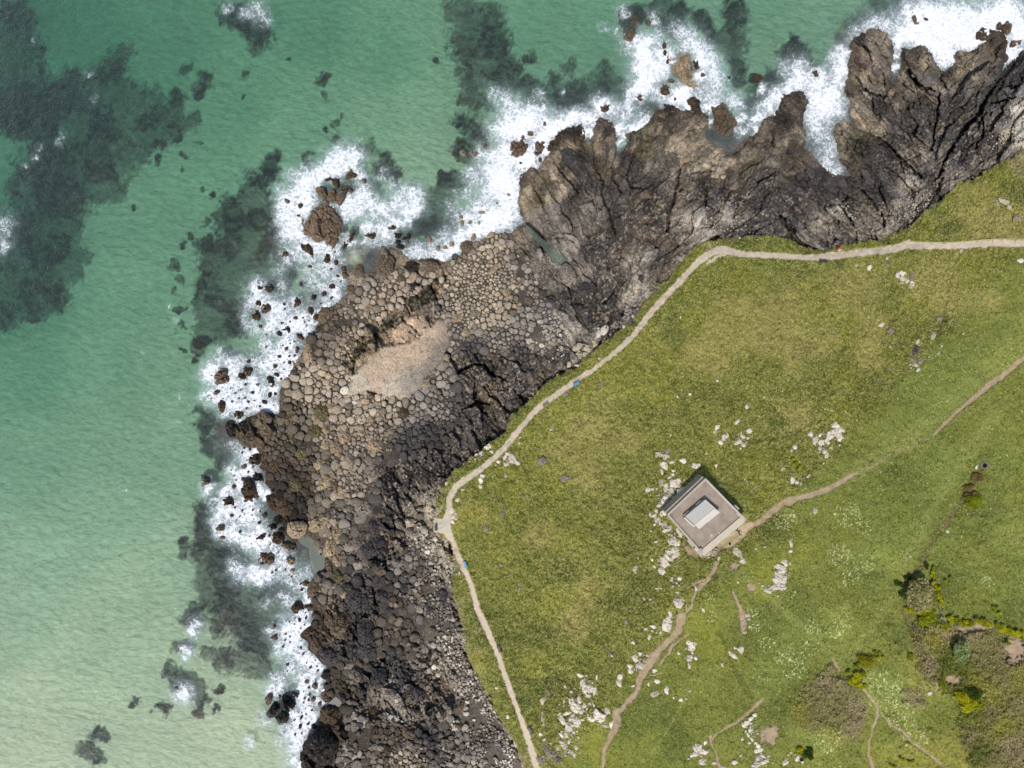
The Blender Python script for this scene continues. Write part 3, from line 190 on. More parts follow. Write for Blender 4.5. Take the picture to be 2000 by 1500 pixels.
# ---------------------------------------------------------------- relief of the sea bed, shore and headland
def axis(a,b,st,lo,hi):
    c=np.arange(a,b+.1,st); l=[a]; s_=st
    while l[-1]>lo: s_*=1.08 if s_<50 else 1.6; l.append(l[-1]-s_)
    r=[c[-1]]; s_=st
    while r[-1]<hi: s_*=1.08 if s_<50 else 1.6; r.append(r[-1]+s_)
    return np.concatenate([l[:0:-1],c,r[1:]])
GS=1.6
gx=axis(-24,2024,GS,-14000,16000); gy=axis(-24,1524,GS,-14000,16000)
X,Y=[a.astype(np.float32) for a in np.meshgrid(gx,gy)]
wq=fbm(X,Y,9,3,1)-.5; wr=fbm(X,Y,9,3,5)-.5
wf=fbm(X,Y,3.6,2,7)-.5; wg2=fbm(X,Y,3.6,2,9)-.5
Xw=X+wq*9+wf*3.5; Yw=Y+wr*9+wg2*3.5
dW=sdf(WATER,Xw,Yw); dG=sdf(GRASS,Xw+wr*5,Yw+wq*5)
land=dW>0; t_=np.clip(dW,0,None)/(np.clip(dW,0,None)+np.clip(-dG,0,None)+1e-3)
dS=-dW
# regional masks
BEACH=[pts('905,478 930,478 960,458 1000,460 1020,500 1045,530 1055,570 1075,600 1110,650 1060,690 980,690 900,690 880,700 878,640 850,610 870,560 860,540 890,515 870,510'),
 pts('740,545 730,520 800,530 850,535 830,560 780,595 720,635 690,665 665,715 680,740 700,760 690,775 640,790 560,800 548,760 575,730 590,690 620,640 660,600 690,570'),
 pts('520,880 545,810 700,775 800,778 830,760 870,700 900,780 900,820 860,870 830,885 760,900 740,950 740,990 790,1010 830,1010 845,1040 870,1080 880,1140 890,1200 905,1280 1015,1480 1040,1580 640,1580 660,1480 640,1400 640,1300 600,1250 610,1100 640,1090 560,1010 530,960')]
LEDGE=[pts('735,1010 790,1000 830,1030 800,1060 770,1100 740,1130 715,1095 745,1060'),pts('800,1290 860,1270 900,1330 880,1400 840,1440 800,1420 850,1380'),pts('850,1060 870,1075 880,1130 870,1150 845,1110'),pts('640,1180 700,1140 745,1150 740,1200 720,1260 700,1300 640,1280 612,1240'),pts('690,1310 760,1280 820,1290 870,1330 850,1400 800,1425 700,1400 660,1340'),pts('630,1385 665,1380 680,1440 640,1500 600,1500 605,1450')]
WEED=pts('673,712 685,690 712,655 750,625 790,597 812,572 832,560 840,545 858,535 868,548 858,566 840,592 815,604 790,628 752,652 722,670 700,705 690,728 676,728')
SMOOTH=pts('680,775 672,770 690,730 722,700 752,676 815,666 855,620 876,625 878,675 862,708 828,738 818,760 800,778 750,772 712,765')
xs=np.arange(480,1160,4.); ys=np.arange(430,1600,4.); bX,bY=np.meshgrid(xs,ys)
def small(poly): return sdf(poly,bX.astype(np.float32),bY.astype(np.float32))
bm=np.max([small(p) for p in BEACH],axis=0); lm=np.max([small(p) for p in LEDGE],axis=0); wm=small(WEED); sm=small(SMOOTH)
def samp(F,x,y,xs=xs,ys=ys,out=-50.):
    i=np.interp(x,xs,np.arange(len(xs))); j=np.interp(y,ys,np.arange(len(ys)))
    i0=np.clip(i.astype(int),0,len(xs)-2); j0=np.clip(j.astype(int),0,len(ys)-2); u=i-i0; v=j-j0
    r=(F[j0,i0]*(1-u)+F[j0,i0+1]*u)*(1-v)+(F[j0+1,i0]*(1-u)+F[j0+1,i0+1]*u)*v
    return np.where((x<xs[0])|(x>xs[-1])|(y<ys[0])|(y>ys[-1]),out,r)
beach=ss(-4,6,samp(bm,Xw,Yw)); ledge=ss(-4,5,samp(lm,Xw,Yw)); weedm=samp(wm,Xw,Yw)+(fbm(X,Y,12,3,71)-.5)*26; weed=ss(-3,5,weedm); smooth=ss(-5,4,samp(sm,Xw,Yw))
beach=beach*(1-ledge)*(1-smooth)*(1-weed)
# base relief
dGp=np.clip(dG,0,None)
zl=0.25+5.2*np.clip(t_,0,1)**1.35*(1-np.exp(-np.clip(dW,0,None)/60.))+.8*(1-np.exp(-np.clip(dW,0,None)/12.))
east=ss(990,1080,X)*(1-ss(640,700,Y))
zl=zl+east*2.3*ss(2,60,dW)*(1-.35*t_)
zg=7.6+1.1*(1-np.exp(-dGp/10.))+11*(1-np.exp(-dGp/330.))+(fbm(X,Y,160,3,90)-.5)*3.2*ss(0,120,dGp)
zs=-0.5-2.6*Probe(SANDP)(X,Y)[...,0]*ss(0,60,dS)-.25*ss(0,8,dS)
# fractured ledges
ang=np.radians(np.where(X>1450,35.,np.where(X>1000,-52.,-40.)))+ (fbm(X,Y,120,2,33)-.5)*1.6
ca,sa=np.cos(ang),np.sin(ang)
ax_=ss(1380,1500,X); 
def fract(th,sc,st,seed,wamp=9):
    c,s_=math.cos(th),math.sin(th); wx=(fbm(X,Y,30,3,seed+40)-.5)*wamp*2; wy=(fbm(X,Y,30,3,seed+50)-.5)*wamp*2
    p=(X+wx)*c+(Y+wy)*s_; q=-(X+wx)*s_+(Y+wy)*c
    F1,F2,cid,dx,dy=worley(p/st,q,sc,seed)
    c2=(cid*7.77)%1; c3=(cid*13.31)%1
    return (F2-F1),cid,(dx*(c2-.5)+dy*(c3-.5))
def bandm(th,sc,st,seed):
    e,c,tl=fract(th,sc,st,seed); return e,c,tl
rk=(~(dG>0))&(dW>-12)
fr=[np.zeros_like(X) for _ in range(2)]
rough=np.zeros_like(X); crack=np.zeros_like(X); cellid=np.zeros_like(X)
xv=X+(fbm(X,Y,60,2,35)-.5)*60
mA=1-ss(1140,1165,xv); mB=ss(1140,1165,xv)*(1-ss(1235,1260,xv)); mC=ss(1235,1260,xv)*(1-ss(1490,1530,xv)); mD=ss(1490,1530,xv)*(1-ss(1835,1870,xv+(Y-200)*.35)); mE=ss(1490,1530,xv)*ss(1835,1870,xv+(Y-200)*.35)
for th,m in((math.radians(56),mA),(math.radians(98),mB),(math.radians(128),mC),(math.radians(38),mD),(math.radians(122),mE)):
    seedc=int(th*100)
    e,c,tl=bandm(th,24,3.4,11+seedc); e2,c2,tl2=bandm(th+.2,11,2.6,21+seedc); e3,c3,tl3=bandm(th-.3,5.2,2.,31+seedc)
    rough+=m*((c-.5)*3.0+tl*4.2+(c2-.5)*1.3+tl2*2.4+(c3-.5)*.35+tl3*.7)
    crack+=m*np.maximum.reduce([1.2*(1-ss(.0,.07,e))*ss(.28,.5,fbm(X,Y,50,2,seedc)),.9*(1-ss(0,.10,e2))*ss(.36,.55,fbm(X,Y,25,2,seedc+3)),.45*(1-ss(0,.16,e3))]); cellid+=m*c2
fine=fbm(X,Y,22,4,61,.55)-.5
ledgy=np.clip(1-beach-smooth,0,1)
zr=zl+ledgy*((rough*.9+fine*1.5)*ss(0,12,dW)-crack*.9)+smooth*(.5+(fbm(X,Y,14,4,66)-.5)*.7)+beach*((fbm(X,Y,60,2,67)-.5)*.9-.25)
zr=zr+weed*(fbm(X,Y,3.2,2,68)*.5)
near_t=ss(0,14,-dG)
zr=np.where(dG>0,zr,np.minimum(zr,7.4+0*zr))
ck=np.full(X.shape,99.,np.float32)
for c in CRACKS: ck=np.minimum(ck,near(c,Xw,Yw))
zr=zr-3.0*(1-ss(.55,1.25,ck))
pk=np.zeros(X.shape,np.float32); POOLZ=[]
zr=np.where(dW>0,np.maximum(zr,.12),zr)
for poly,dz,kd in POOLS:
    P=pts(poly); cx=np.mean([p[0] for p in P]); cy=np.mean([p[1] for p in P])
    m=(np.abs(X-cx)<130)&(np.abs(Y-cy)<130); d=np.full(X.shape,-99.,np.float32); d[m]=sdf(P,X[m],Y[m])
    lvl=float(np.median(zr[(d>-3)])); lvl=max(lvl,.22)
    if kd=='d' : lvl=max(.3,lvl-.6)
    POOLZ.append((P,lvl,kd)); k=ss(-1.5,1,d); zr=zr*(1-k)+(lvl-.3)*k
# pieces of turf relief
gm=dG>0
mp=near(MAINPATH,X+wq*3.5+wf*3,Y+wr*3.5+wg2*3)*(1+.30*(fbm(X,Y,30,3,79)-.5)); sp=near(SPUR,Xw,Yw); tr=np.full(X.shape,-99.,np.float32); m=(abs(X-865)<50)&(abs(Y-1028)<50); tr[m]=sdf(TERR,X[m],Y[m])
pathm=np.minimum(np.minimum(mp,sp),np.where(tr>-.4,.5,9))
dn=(fbm(X,Y,7,3,81)-.5)*.9
dirtd=np.full(X.shape,99.,np.float32)
for c in DIRT: dirtd=np.minimum(dirtd,near(c,X+wq*5,Y+wr*5))
for bx,by,rx,ry,an in BARE:
    a=math.radians(an); p=(X-bx)*math.cos(a)+(Y-by)*math.sin(a); q=-(X-bx)*math.sin(a)+(Y-by)*math.cos(a); dirtd=np.minimum(dirtd,np.hypot(p/rx,q/ry)+(fbm(X,Y,5,2,83)-.5)*.9)
dirt=1-ss(.60,1.35,dirtd+dn*1.1*(1-.8*(near(pts('1415,1060,14 1445,1042,14 1475,1024,10'),X,Y)<1.3)))
isp=pathm<1.0
bank=np.full(X.shape,99.,np.float32)
for c in BANK: bank=np.minimum(bank,near(c,Xw,Yw))
bankm=1-ss(.6,1.3,bank+dn)
scr=np.full(X.shape,-99.,np.float32)
for p in SCRUB: m=X>1500; scr[m]=np.maximum(scr[m],sdf(p,Xw[m],Yw[m]))
scrub=ss(-9,11,scr+(fbm(X,Y,22,4,85,.6)-.5)*34)
tus=(fbm(X,Y,4.2,2,91)-.5)*1.1+(fbm(X,Y,9,2,92)-.5)*.7
calm=np.clip(ss(700,1000,X+Y*0-0)*0+ss(0,60,(X-1680)+(Y-800)*.9)*ss(0,90,2050-X*.75-Y*.1),0,1)
DITCH=[pts('1262,652,4 1280,690,4 1305,730,3.5 1330,775,3.5 1358,830,3.5 1378,880,3 1390,905,2.5'),pts('1468,861,3 1510,856,3 1545,851,2.5 1560,843,2 1590,822,2'),pts('1406,1232,3 1420,1262,4 1432,1300,4.5 1450,1330,5 1468,1362,5'),pts('1120,1355,1 1122,1355,1')]
dit=np.full(X.shape,99.,np.float32)
for c in DITCH: dit=np.minimum(dit,near(c,Xw,Yw))
ditm=1-ss(.5,1.6,dit)
zg=zg+(tus*.42*(1-.6*calm)+(fbm(X,Y,13,3,93)-.5)*.7)*(1-ss(0,1,(1.25-pathm)*4))*(1-.5*dirt)-.22*ditm-.45*bankm*(fbm(X,Y,6,2,95))-.18*dirt
zg=zg+scrub*(.15+fbm(X,Y,7,3,97)*.9)*(1-dirt)*(1-(1-ss(.9,1.6,pathm)))
zg=zg-.12*(pathm<1.0)
BLD=pts('1295,1005 1376,925 1465,1015 1375,1092'); bd=np.full(X.shape,-99.,np.float32); m=(abs(X-1380)<160)&(abs(Y-1010)<160); bd[m]=sdf(BLD,X[m],Y[m]); bk=ss(-14,0,bd)
ZB=float(np.median(zg[bd>0])); zg=zg*(1-bk)+ZB*bk
Z=np.where(dW<=0,zs,np.where(gm,zg,zr)).astype(np.float32)
# kelp and reef on the bed
kw1=(fbm(X,Y,24,4,3,.6)-.5); kw2=(fbm(X,Y,24,4,4,.6)-.5)
kn=(fbm(X+kw1*20,Y+kw2*20,20,5,101,.66)-.5)
kf=blobs(KELP,X+kw1*34,Y+kw2*34)
kst=fbm(X*.9+Y*.5,(Y*.9-X*.5)*.35,5,3,109,.65)-.5
kelp=ss(.06,.88,kf+kn*1.25+kst*.75)*ss(.03,.22,kf)*(X>-200)*(Y>-200)
kelp=kelp*(.84+.16*ss(.30,.6,fbm(X+kw1*20,Y*1.6,13,4,107,.65)))
kelp=np.maximum(kelp,ss(.0,.8,1-ss(2,46,dS+kn*50))*.95*(1-np.exp(-((X-560)**2+(Y-1480)**2)/60**2)))
for sx,sy,r in((690,505,16),(683,440,9),(655,1500,30),(560,1440,40)): kelp=kelp*(1-np.exp(-(((X-sx)**2+(Y-sy)**2)/r**2)**1.5))
Z=np.where(dW<=0,Z+kelp*(.35+.7*fbm(X,Y,6,3,103)),Z)
Z=np.where((dW<=0)&(Z>-.22),-.22,Z).astype(np.float32)
# ---- colours (albedo of the material, plus the painted cave shadow)
def patch(c,a): return c*(1+a[...,None])
RK=Probe(ROCKP,8,2.2)(Xw,Yw); gq=(.28*ss(980,1060,X))[...,None]; RK=RK*(1-gq)+gq*RK.mean(-1,keepdims=True)*.97; RA=alb(RK)
n1=fbm(X,Y,16,5,111,.6); n2=fbm(X,Y,5,3,115,.6); n3=fbm(X,Y,40,3,117)
lich=ss(.47,.60,n1*.6+n2*.4+(.02*np.sign(1)))        # dark wet weed / lichen crust
dk=alb(PAL['K']); tn=alb(PAL['T'])
c3t=fbm(X*1.4-Y*.6,Y*.5+X*.4,7,4,143,.65); RC=RA*(.45+.75*n2[...,None]+.45*c3t[...,None])
lich=np.clip(lich*ss(.36,.52,n3)*1.25,0,1.3); RC=RC*(1-.5*lich[...,None])+dk*(.5*lich[...,None])
pale=ss(.56,.66,vn(X/3.1,Y/3.1,131)*.5+n1*.5)*ss(.0,.5,t_-.15); RC=RC*(1-.55*pale[...,None])+alb(PAL['P'])*.9*(.55*pale[...,None])
cellt=(.60+.80*((cellid*5.3)%1))*ledgy+(1-ledgy); RC=RC*cellt[...,None]
ol=ss(.62,.74,fbm(X,Y,18,5,141,.65))*.32*(1-smooth); RC=RC*(1-ol[...,None])+alb(PAL['O'])*ol[...,None]
RC=RC*(1-.40*(np.clip(crack,0,1)*ledgy)[...,None])
wet=(1-ss(1,11,dW+n2*12-6)); RC=RC*(1-.35*wet[...,None])
bc=alb((64,58,51)); bt=beach[...,None]*.85; RC=RC*(1-bt)+bc*(.7+.6*n2[...,None])*bt
smc=RA*(.86+.3*n2[...,None]); spk=ss(.62,.72,vn(X/2.2,Y/2.2,133)*.55+n1*.45); smc=smc*(1-.3*spk[...,None]); st=smooth[...,None]*.9; RC=RC*(1-st)+smc*st
wn=ss(.38,.50,fbm(X,Y,5.5,3,135,.6)); wc=alb((44,42,26)); wt=(weed*(.35+.65*wn))[...,None]; RC=RC*(1-wt)+wc*wt
ckk=(1-ss(.6,1.3,ck))[...,None]*.75; RC=RC*(1-ckk)+dk*ckk  # blackens the clefts; the cave one has its shadow painted in this way
GK=Probe(GRASSP,8,2.0)(X+(n3-.5)*60,Y+(fbm(X,Y,40,3,119)-.5)*60); GA=alb(np.clip(GK*np.array([1.11,1.13,1.09]),0,255))
sK=Probe(SCRUBP,8,1.8)(Xw,Yw); k_=scrub[...,None]
GA=GA*(1-k_)+alb(sK)*k_
g1=fbm(X,Y,3.4,2,121,.7); g2=fbm(X,Y,11,3,123); g3=fbm(X,Y,60,4,125)
tt=ss(.48,.66,g1*.6+g2*.25+g3*.15)[...,None]*(1-.75*calm[...,None]); straw=alb((196,178,116))
dkg=ss(.48,.28,g1*.5+g2*.5)[...,None]*(1-.6*calm[...,None])
GC=GA*(.80+.28*g3[...,None]+.14*fbm(X,Y,7,2,127)[...,None]); GC=GC*(1-.40*tt)+straw*.40*tt; GC=GC*(1-.45*dkg)
GC=GC*(1-.22*ditm[...,None])
TRK=[pts('1668,928,5 1710,905,6 1760,880,5 1827,849,4'),pts('1640,1300,9 1700,1230,10 1760,1150,9 1790,1060,9 1830,980,10 1900,880,14 1960,790,14'),pts('1660,930,16 1750,870,18 1840,800,18 1930,720,18 2020,640,20'),pts('1640,1290,8 1570,1230,8 1500,1160,9 1440,1110,9'),pts('1600,1320,3 1560,1360,3 1545,1400,3'),pts('1040,940,1.5 1080,950,1.5'),pts('915,1010,1.5 918,1070,1.6 950,1120,1.6 965,1180,1.6 985,1240,1.6'),pts('990,1068,1.6 1080,1065,1.6 1160,1055,1.6 1240,1060,1.6'),pts('1010,1280,2 1100,1275,2 1160,1282,2 1180,1300,2 1190,1340,2'),pts('1390,1310,2 1340,1360,2 1310,1420,2 1275,1470,2 1270,1500,2'),pts('1780,440,2.5 1850,385,2.5 1920,365,2 2000,345,2'),pts('1275,640,4 1320,720,4 1360,800,4 1390,860,4'),pts('1870,630,8 1940,560,6 2000,530,6')]
tk=np.full(X.shape,99.,np.float32)
for c in TRK: tk=np.minimum(tk,near(c,X+wq*5,Y+wr*5))
tkm=(1-ss(.4,1.4,tk+(g1-.5)*.8))[...,None]*.62; GC=GC*(1-tkm)+alb((142,148,72))*tkm
tg=(1-ss(.3,1.3,near(TRK[0],X+wq*5,Y+wr*5)+(g1-.5)*.8))[...,None]*.5; GC=GC*(1-tg)+alb((160,146,104))*tg
FLW='1730,1360,30 1760,1400,24 1700,1335,18 1620,1447,26 1740,1335,20 1790,1440,24 1560,1080,1 1535,1015,20 1655,1005,22 1690,1030,14 1640,1085,20 1690,1100,18 1660,1130,16 1540,1290,22 1555,1310,18 1500,1262,14 1580,1270,14 1630,1230,16 1650,1215,14 1590,1225,14 1470,1195,10 1475,1225,10 1770,1085,10 1930,1140,12 1385,1170,10 1390,1205,10'
fl=(blobs(FLW,X,Y)>.3)&(h2(np.floor(X/2),np.floor(Y/2),151)>.86)&gm
fl|=(h2(np.floor(X/1.8),np.floor(Y/1.8),153)>.9965)&gm&(X>1450)
GC=np.where(fl[...,None],alb((205,212,150)),GC)
ed=(1-ss(0,9,dGp+(g2-.5)*14))[...,None]; GC=GC*(1-.5*ed)+alb((150,134,84))*.5*ed
dc=alb((176,152,124))*(.74+.5*n2[...,None]); bcc=alb((118,96,72))*(.6+.8*n2[...,None])
cr=(near(pts('1425,1055,12 1460,1030,8'),X,Y)<1.6); dc=np.where(cr[...,None],alb((200,176,140))*(.85+.3*n2[...,None]),dc)
dd=(dirt*(.72+.28*ss(.35,.5,fbm(X,Y,9,3,181))))[...,None]*.95; GC=GC*(1-dd)+dc*dd; bb=(bankm*.7*ss(.3,.6,g1))[...,None]; GC=GC*(1-bb)+bcc*bb
GC=GC*(1-.42*((1-ss(.1,.6,np.abs(dirtd-1.15)))*dirt*(1-dirt)*3)[...,None])
pc=alb((206,187,162))*(.88+.24*n2[...,None])*(.93+.14*fbm(X,Y,24,2,161)[...,None]); pc=np.where((tr>-.4)[...,None],alb((196,184,164))*(.95+.1*n2[...,None]),pc)
pe=ss(.8,1.15,pathm+(fbm(X,Y,4,2,163)-.5)*.35)[...,None]
kk=((1-pe))*((gm|(tr>-1))[...,None]); 
sandA=np.array([.50,.53,.34]); kA=np.array([.040,.024,.022]); kB=np.array([.075,.040,.034])
kelp=kelp*(.70+.30*ss(.36,.56,fbm(X+kw1*60,Y+kw2*60,48,4,179,.6)))
kc=(.45+1.1*fbm(X,Y,34,3,183)[...,None])*kA*(.10+1.5*fbm(X*1.3+Y*.5,Y*.8-X*.3,6,4,171,.7)[...,None]); kmix=ss(.5,.66,fbm(X,Y,40,3,173))[...,None]; kc=kc*(1-kmix)+kB*(.6+.9*n2[...,None])*kmix
BC=np.array([.53,.54,.38])*(.90+.20*fbm(X,Y,90,3,175)[...,None]); ns=(1-ss(4,60,dS+(fbm(X,Y,14,4,177)-.5)*60))[...,None]*.9*(1-np.exp(-((X-560)**2+(Y-1480)**2)/60**2)-np.exp(-((X-690)**2+(Y-505)**2)/14**2)-np.exp(-((X-684)**2+(Y-440)**2)/9**2)).clip(0,1)[...,None]; BC=BC*(1-ns)+np.array([.105,.088,.066])*(.4+1.2*n2[...,None])*ns; BC=BC*(1-kelp[...,None])+kc*kelp[...,None]
wg=dW<=0
C_=np.where(wg[...,None],BC,np.where(gm[...,None],GC,RC)); C_=np.where((gm|(tr>-1))[...,None],C_*(1-kk)+pc*kk,C_)
C_=np.clip(C_,.004,.8).astype(np.float32)
def zat(x,y):
    i=np.interp(x,gx,np.arange(len(gx))); j=np.interp(y,gy,np.arange(len(gy)))
    i0=np.clip(np.floor(i).astype(int),0,len(gx)-2); j0=np.clip(np.floor(j).astype(int),0,len(gy)-2); u=i-i0; v=j-j0
    return (Z[j0,i0]*(1-u)+Z[j0,i0+1]*u)*(1-v)+(Z[j0+1,i0]*(1-u)+Z[j0+1,i0+1]*u)*v
def cat(x,y):
    i=int(round(float(np.interp(x,gx,np.arange(len(gx)))))); j=int(round(float(np.interp(y,gy,np.arange(len(gy)))))); return i,j
# ---------------------------------------------------------------- materials (all procedural)
def mat(name,build):
    m=bpy.data.materials.new(name); m.use_nodes=True; nt=m.node_tree; nt.nodes.clear(); build(nt,nt.nodes,nt.links); return m
def N(nt,t,**k):
    n=nt.nodes.new(t)
    for a,b in k.items():
        if a[0]=='i' and a[1:].isdigit(): n.inputs[int(a[1:])].default_value=b
        else: setattr(n,a,b)
    return n
def noise(nt,sc,det=3,rough=.6,dim='3D',scale_vec=None):
    tc=N(nt,'ShaderNodeNewGeometry'); n=N(nt,'ShaderNodeTexNoise'); n.inputs['Scale'].default_value=sc; n.inputs['Detail'].default_value=det; n.inputs['Roughness'].default_value=rough
    if scale_vec:
        mp=N(nt,'ShaderNodeMapping'); mp.inputs['Scale'].default_value=scale_vec[0]; mp.inputs['Rotation'].default_value=scale_vec[1]; nt.links.new(tc.outputs['Position'],mp.inputs[0]); nt.links.new(mp.outputs[0],n.inputs['Vector'])
    else: nt.links.new(tc.outputs['Position'],n.inputs['Vector'])
    return n
def ramp(nt,src,a,b,c0=(0,0,0,1),c1=(1,1,1,1)):
    r=N(nt,'ShaderNodeMapRange'); r.inputs[1].default_value=a; r.inputs[2].default_value=b; nt.links.new(src,r.inputs[0]); return r
def attr_mat(name,specs,bump=.3,bsc=3.,rough=.9,var=(.6,1.4),nsc=2.2):
    def b(nt,n,l):
        o=N(nt,'ShaderNodeOutputMaterial'); p=N(nt,'ShaderNodeBsdfPrincipled'); p.inputs['Roughness'].default_value=rough; p.inputs['Specular IOR Level'].default_value=.25
        at=N(nt,'ShaderNodeAttribute',attribute_name='col'); cur=at.outputs['Color']
        n1=noise(nt,nsc,4,.7); r1=ramp(nt,n1.outputs[0],.3,.7); r1.inputs[3].default_value=var[0]; r1.inputs[4].default_value=var[1]
        m=N(nt,'ShaderNodeVectorMath',operation='SCALE'); l.new(cur,m.inputs[0]); l.new(r1.outputs[0],m.inputs['Scale']); cur=m.outputs[0]
        for sc,a,bb,col,f in specs:
            n2=noise(nt,sc,3,.65); r2=ramp(nt,n2.outputs[0],a,bb); r2.inputs[4].default_value=f
            mx=N(nt,'ShaderNodeMix',data_type='RGBA'); l.new(r2.outputs[0],mx.inputs[0]); l.new(cur,mx.inputs[6]); mx.inputs[7].default_value=(*[float(v) for v in col],1); cur=mx.outputs[2]
        l.new(cur,p.inputs['Base Color'])
        n3=noise(nt,bsc,5,.7); bp=N(nt,'ShaderNodeBump'); bp.inputs['Strength'].default_value=1.; bp.inputs['Distance'].default_value=bump; l.new(n3.outputs[0],bp.inputs['Height']); l.new(bp.outputs[0],p.inputs['Normal'])
        l.new(p.outputs[0],o.inputs[0])
    return mat(name,b)
M_rock=attr_mat('shore_rock',[(1.6,.58,.66,alb((196,174,142)),.30),(2.3,.57,.64,alb((44,38,32)),.55),(.7,.58,.66,alb((60,54,50)),.35)],.20,2.6,.85,(.62,1.38),2.6)
M_stone=attr_mat('boulder_stone',[(2.6,.56,.66,alb((52,46,40)),.50),(1.3,.60,.68,alb((196,182,156)),.25)],.14,4.,.88,(.62,1.38),2.)
M_white=attr_mat('pale_granite',[(2.0,.60,.66,alb((120,112,100)),.45),(1.1,.62,.70,alb((168,148,96)),.3)],.14,4.,.9,(.78,1.15),2.)
M_grass=attr_mat('turf',[(2.6,.54,.66,alb((200,180,120)),.34),(1.5,.56,.70,alb((66,84,26)),.40),(4.5,.58,.68,alb((222,206,150)),.36)],.30,3.2,.95,(.55,1.5),3.)
M_bed=attr_mat('sea_floor',[],.1,1.,.9,(.85,1.15),.6)
M_path=attr_mat('trodden_path',[(3.,.62,.72,alb((150,128,104)),.3)],.04,5.,.95,(.85,1.15),3.)
def plain(name,rgb,rough=.8,bump=0.,bsc=6,var=(.85,1.15),nsc=3.,metal=0):
    def b(nt,n,l):
        o=N(nt,'ShaderNodeOutputMaterial'); p=N(nt,'ShaderNodeBsdfPrincipled'); p.inputs['Roughness'].default_value=rough; p.inputs['Metallic'].default_value=metal
        n1=noise(nt,nsc,4,.65); r1=ramp(nt,n1.outputs[0],.3,.7); r1.inputs[3].default_value=var[0]; r1.inputs[4].default_value=var[1]
        c=N(nt,'ShaderNodeRGB'); c.outputs[0].default_value=(*[float(v) for v in alb(rgb)],1)
        m=N(nt,'ShaderNodeVectorMath',operation='SCALE'); l.new(c.outputs[0],m.inputs[0]); l.new(r1.outputs[0],m.inputs['Scale']); l.new(m.outputs[0],p.inputs['Base Color'])
        if bump:
            n3=noise(nt,bsc,4,.7); bp=N(nt,'ShaderNodeBump'); bp.inputs['Distance'].default_value=bump; l.new(n3.outputs[0],bp.inputs['Height']); l.new(bp.outputs[0],p.inputs['Normal'])
        l.new(p.outputs[0],o.inputs[0])
    return mat(name,b)
def water_mat():
    def b(nt,n,l):
        o=N(nt,'ShaderNodeOutputMaterial'); d=N(nt,'ShaderNodeAttribute',attribute_name='depth'); mk=N(nt,'ShaderNodeAttribute',attribute_name='milk')
        cmb=N(nt,'ShaderNodeCombineXYZ')
        for i,k in enumerate((.56,.280,.330)):
            mu=N(nt,'ShaderNodeMath',operation='MULTIPLY'); mu.inputs[1].default_value=-k; l.new(d.outputs['Fac'],mu.inputs[0])
            ex=N(nt,'ShaderNodeMath',operation='EXPONENT'); l.new(mu.outputs[0],ex.inputs[0]); l.new(ex.outputs[0],cmb.inputs[i])
        tr=N(nt,'ShaderNodeBsdfTransparent'); l.new(cmb.outputs[0],tr.inputs[0])
        df=N(nt,'ShaderNodeBsdfDiffuse'); df.inputs[0].default_value=(.15,.34,.25,1)
        dm=N(nt,'ShaderNodeMath',operation='MULTIPLY'); dm.inputs[1].default_value=.016; l.new(d.outputs['Fac'],dm.inputs[0])
        sm_=N(nt,'ShaderNodeMath',operation='ADD'); sm_.inputs[1].default_value=.012; l.new(dm.outputs[0],sm_.inputs[0])
        m1=N(nt,'ShaderNodeMixShader'); l.new(sm_.outputs[0],m1.inputs[0]); l.new(tr.outputs[0],m1.inputs[1]); l.new(df.outputs[0],m1.inputs[2])
        d2=N(nt,'ShaderNodeBsdfDiffuse'); d2.inputs[0].default_value=(.50,.62,.60,1)
        m2=N(nt,'ShaderNodeMixShader'); l.new(mk.outputs['Fac'],m2.inputs[0]); l.new(m1.outputs[0],m2.inputs[1]); l.new(d2.outputs[0],m2.inputs[2])
        na=noise(nt,.55,5,.62,scale_vec=((.8,1.25,1),(0,0,math.radians(25)))); nb=noise(nt,2.2,4,.7)
        ad=N(nt,'ShaderNodeMath',operation='MULTIPLY_ADD'); ad.inputs[1].default_value=.25; l.new(nb.outputs[0],ad.inputs[0]); l.new(na.outputs[0],ad.inputs[2])
        bp=N(nt,'ShaderNodeBump'); bp.inputs['Distance'].default_value=1.1; l.new(ad.outputs[0],bp.inputs['Height'])
        g=N(nt,'ShaderNodeBsdfGlossy'); g.inputs['Roughness'].default_value=.30; g.inputs['Color'].default_value=(1,1,1,1); l.new(bp.outputs[0],g.inputs['Normal'])
        l.new(bp.outputs[0],df.inputs['Normal'])
        fr_=N(nt,'ShaderNodeFresnel'); fr_.inputs[0].default_value=1.33; l.new(bp.outputs[0],fr_.inputs['Normal'])
        m3=N(nt,'ShaderNodeMixShader'); l.new(fr_.outputs[0],m3.inputs[0]); l.new(m2.outputs[0],m3.inputs[1]); l.new(g.outputs[0],m3.inputs[2]); l.new(m3.outputs[0],o.inputs[0])
    return mat('sea_water',b)
M_water=water_mat()
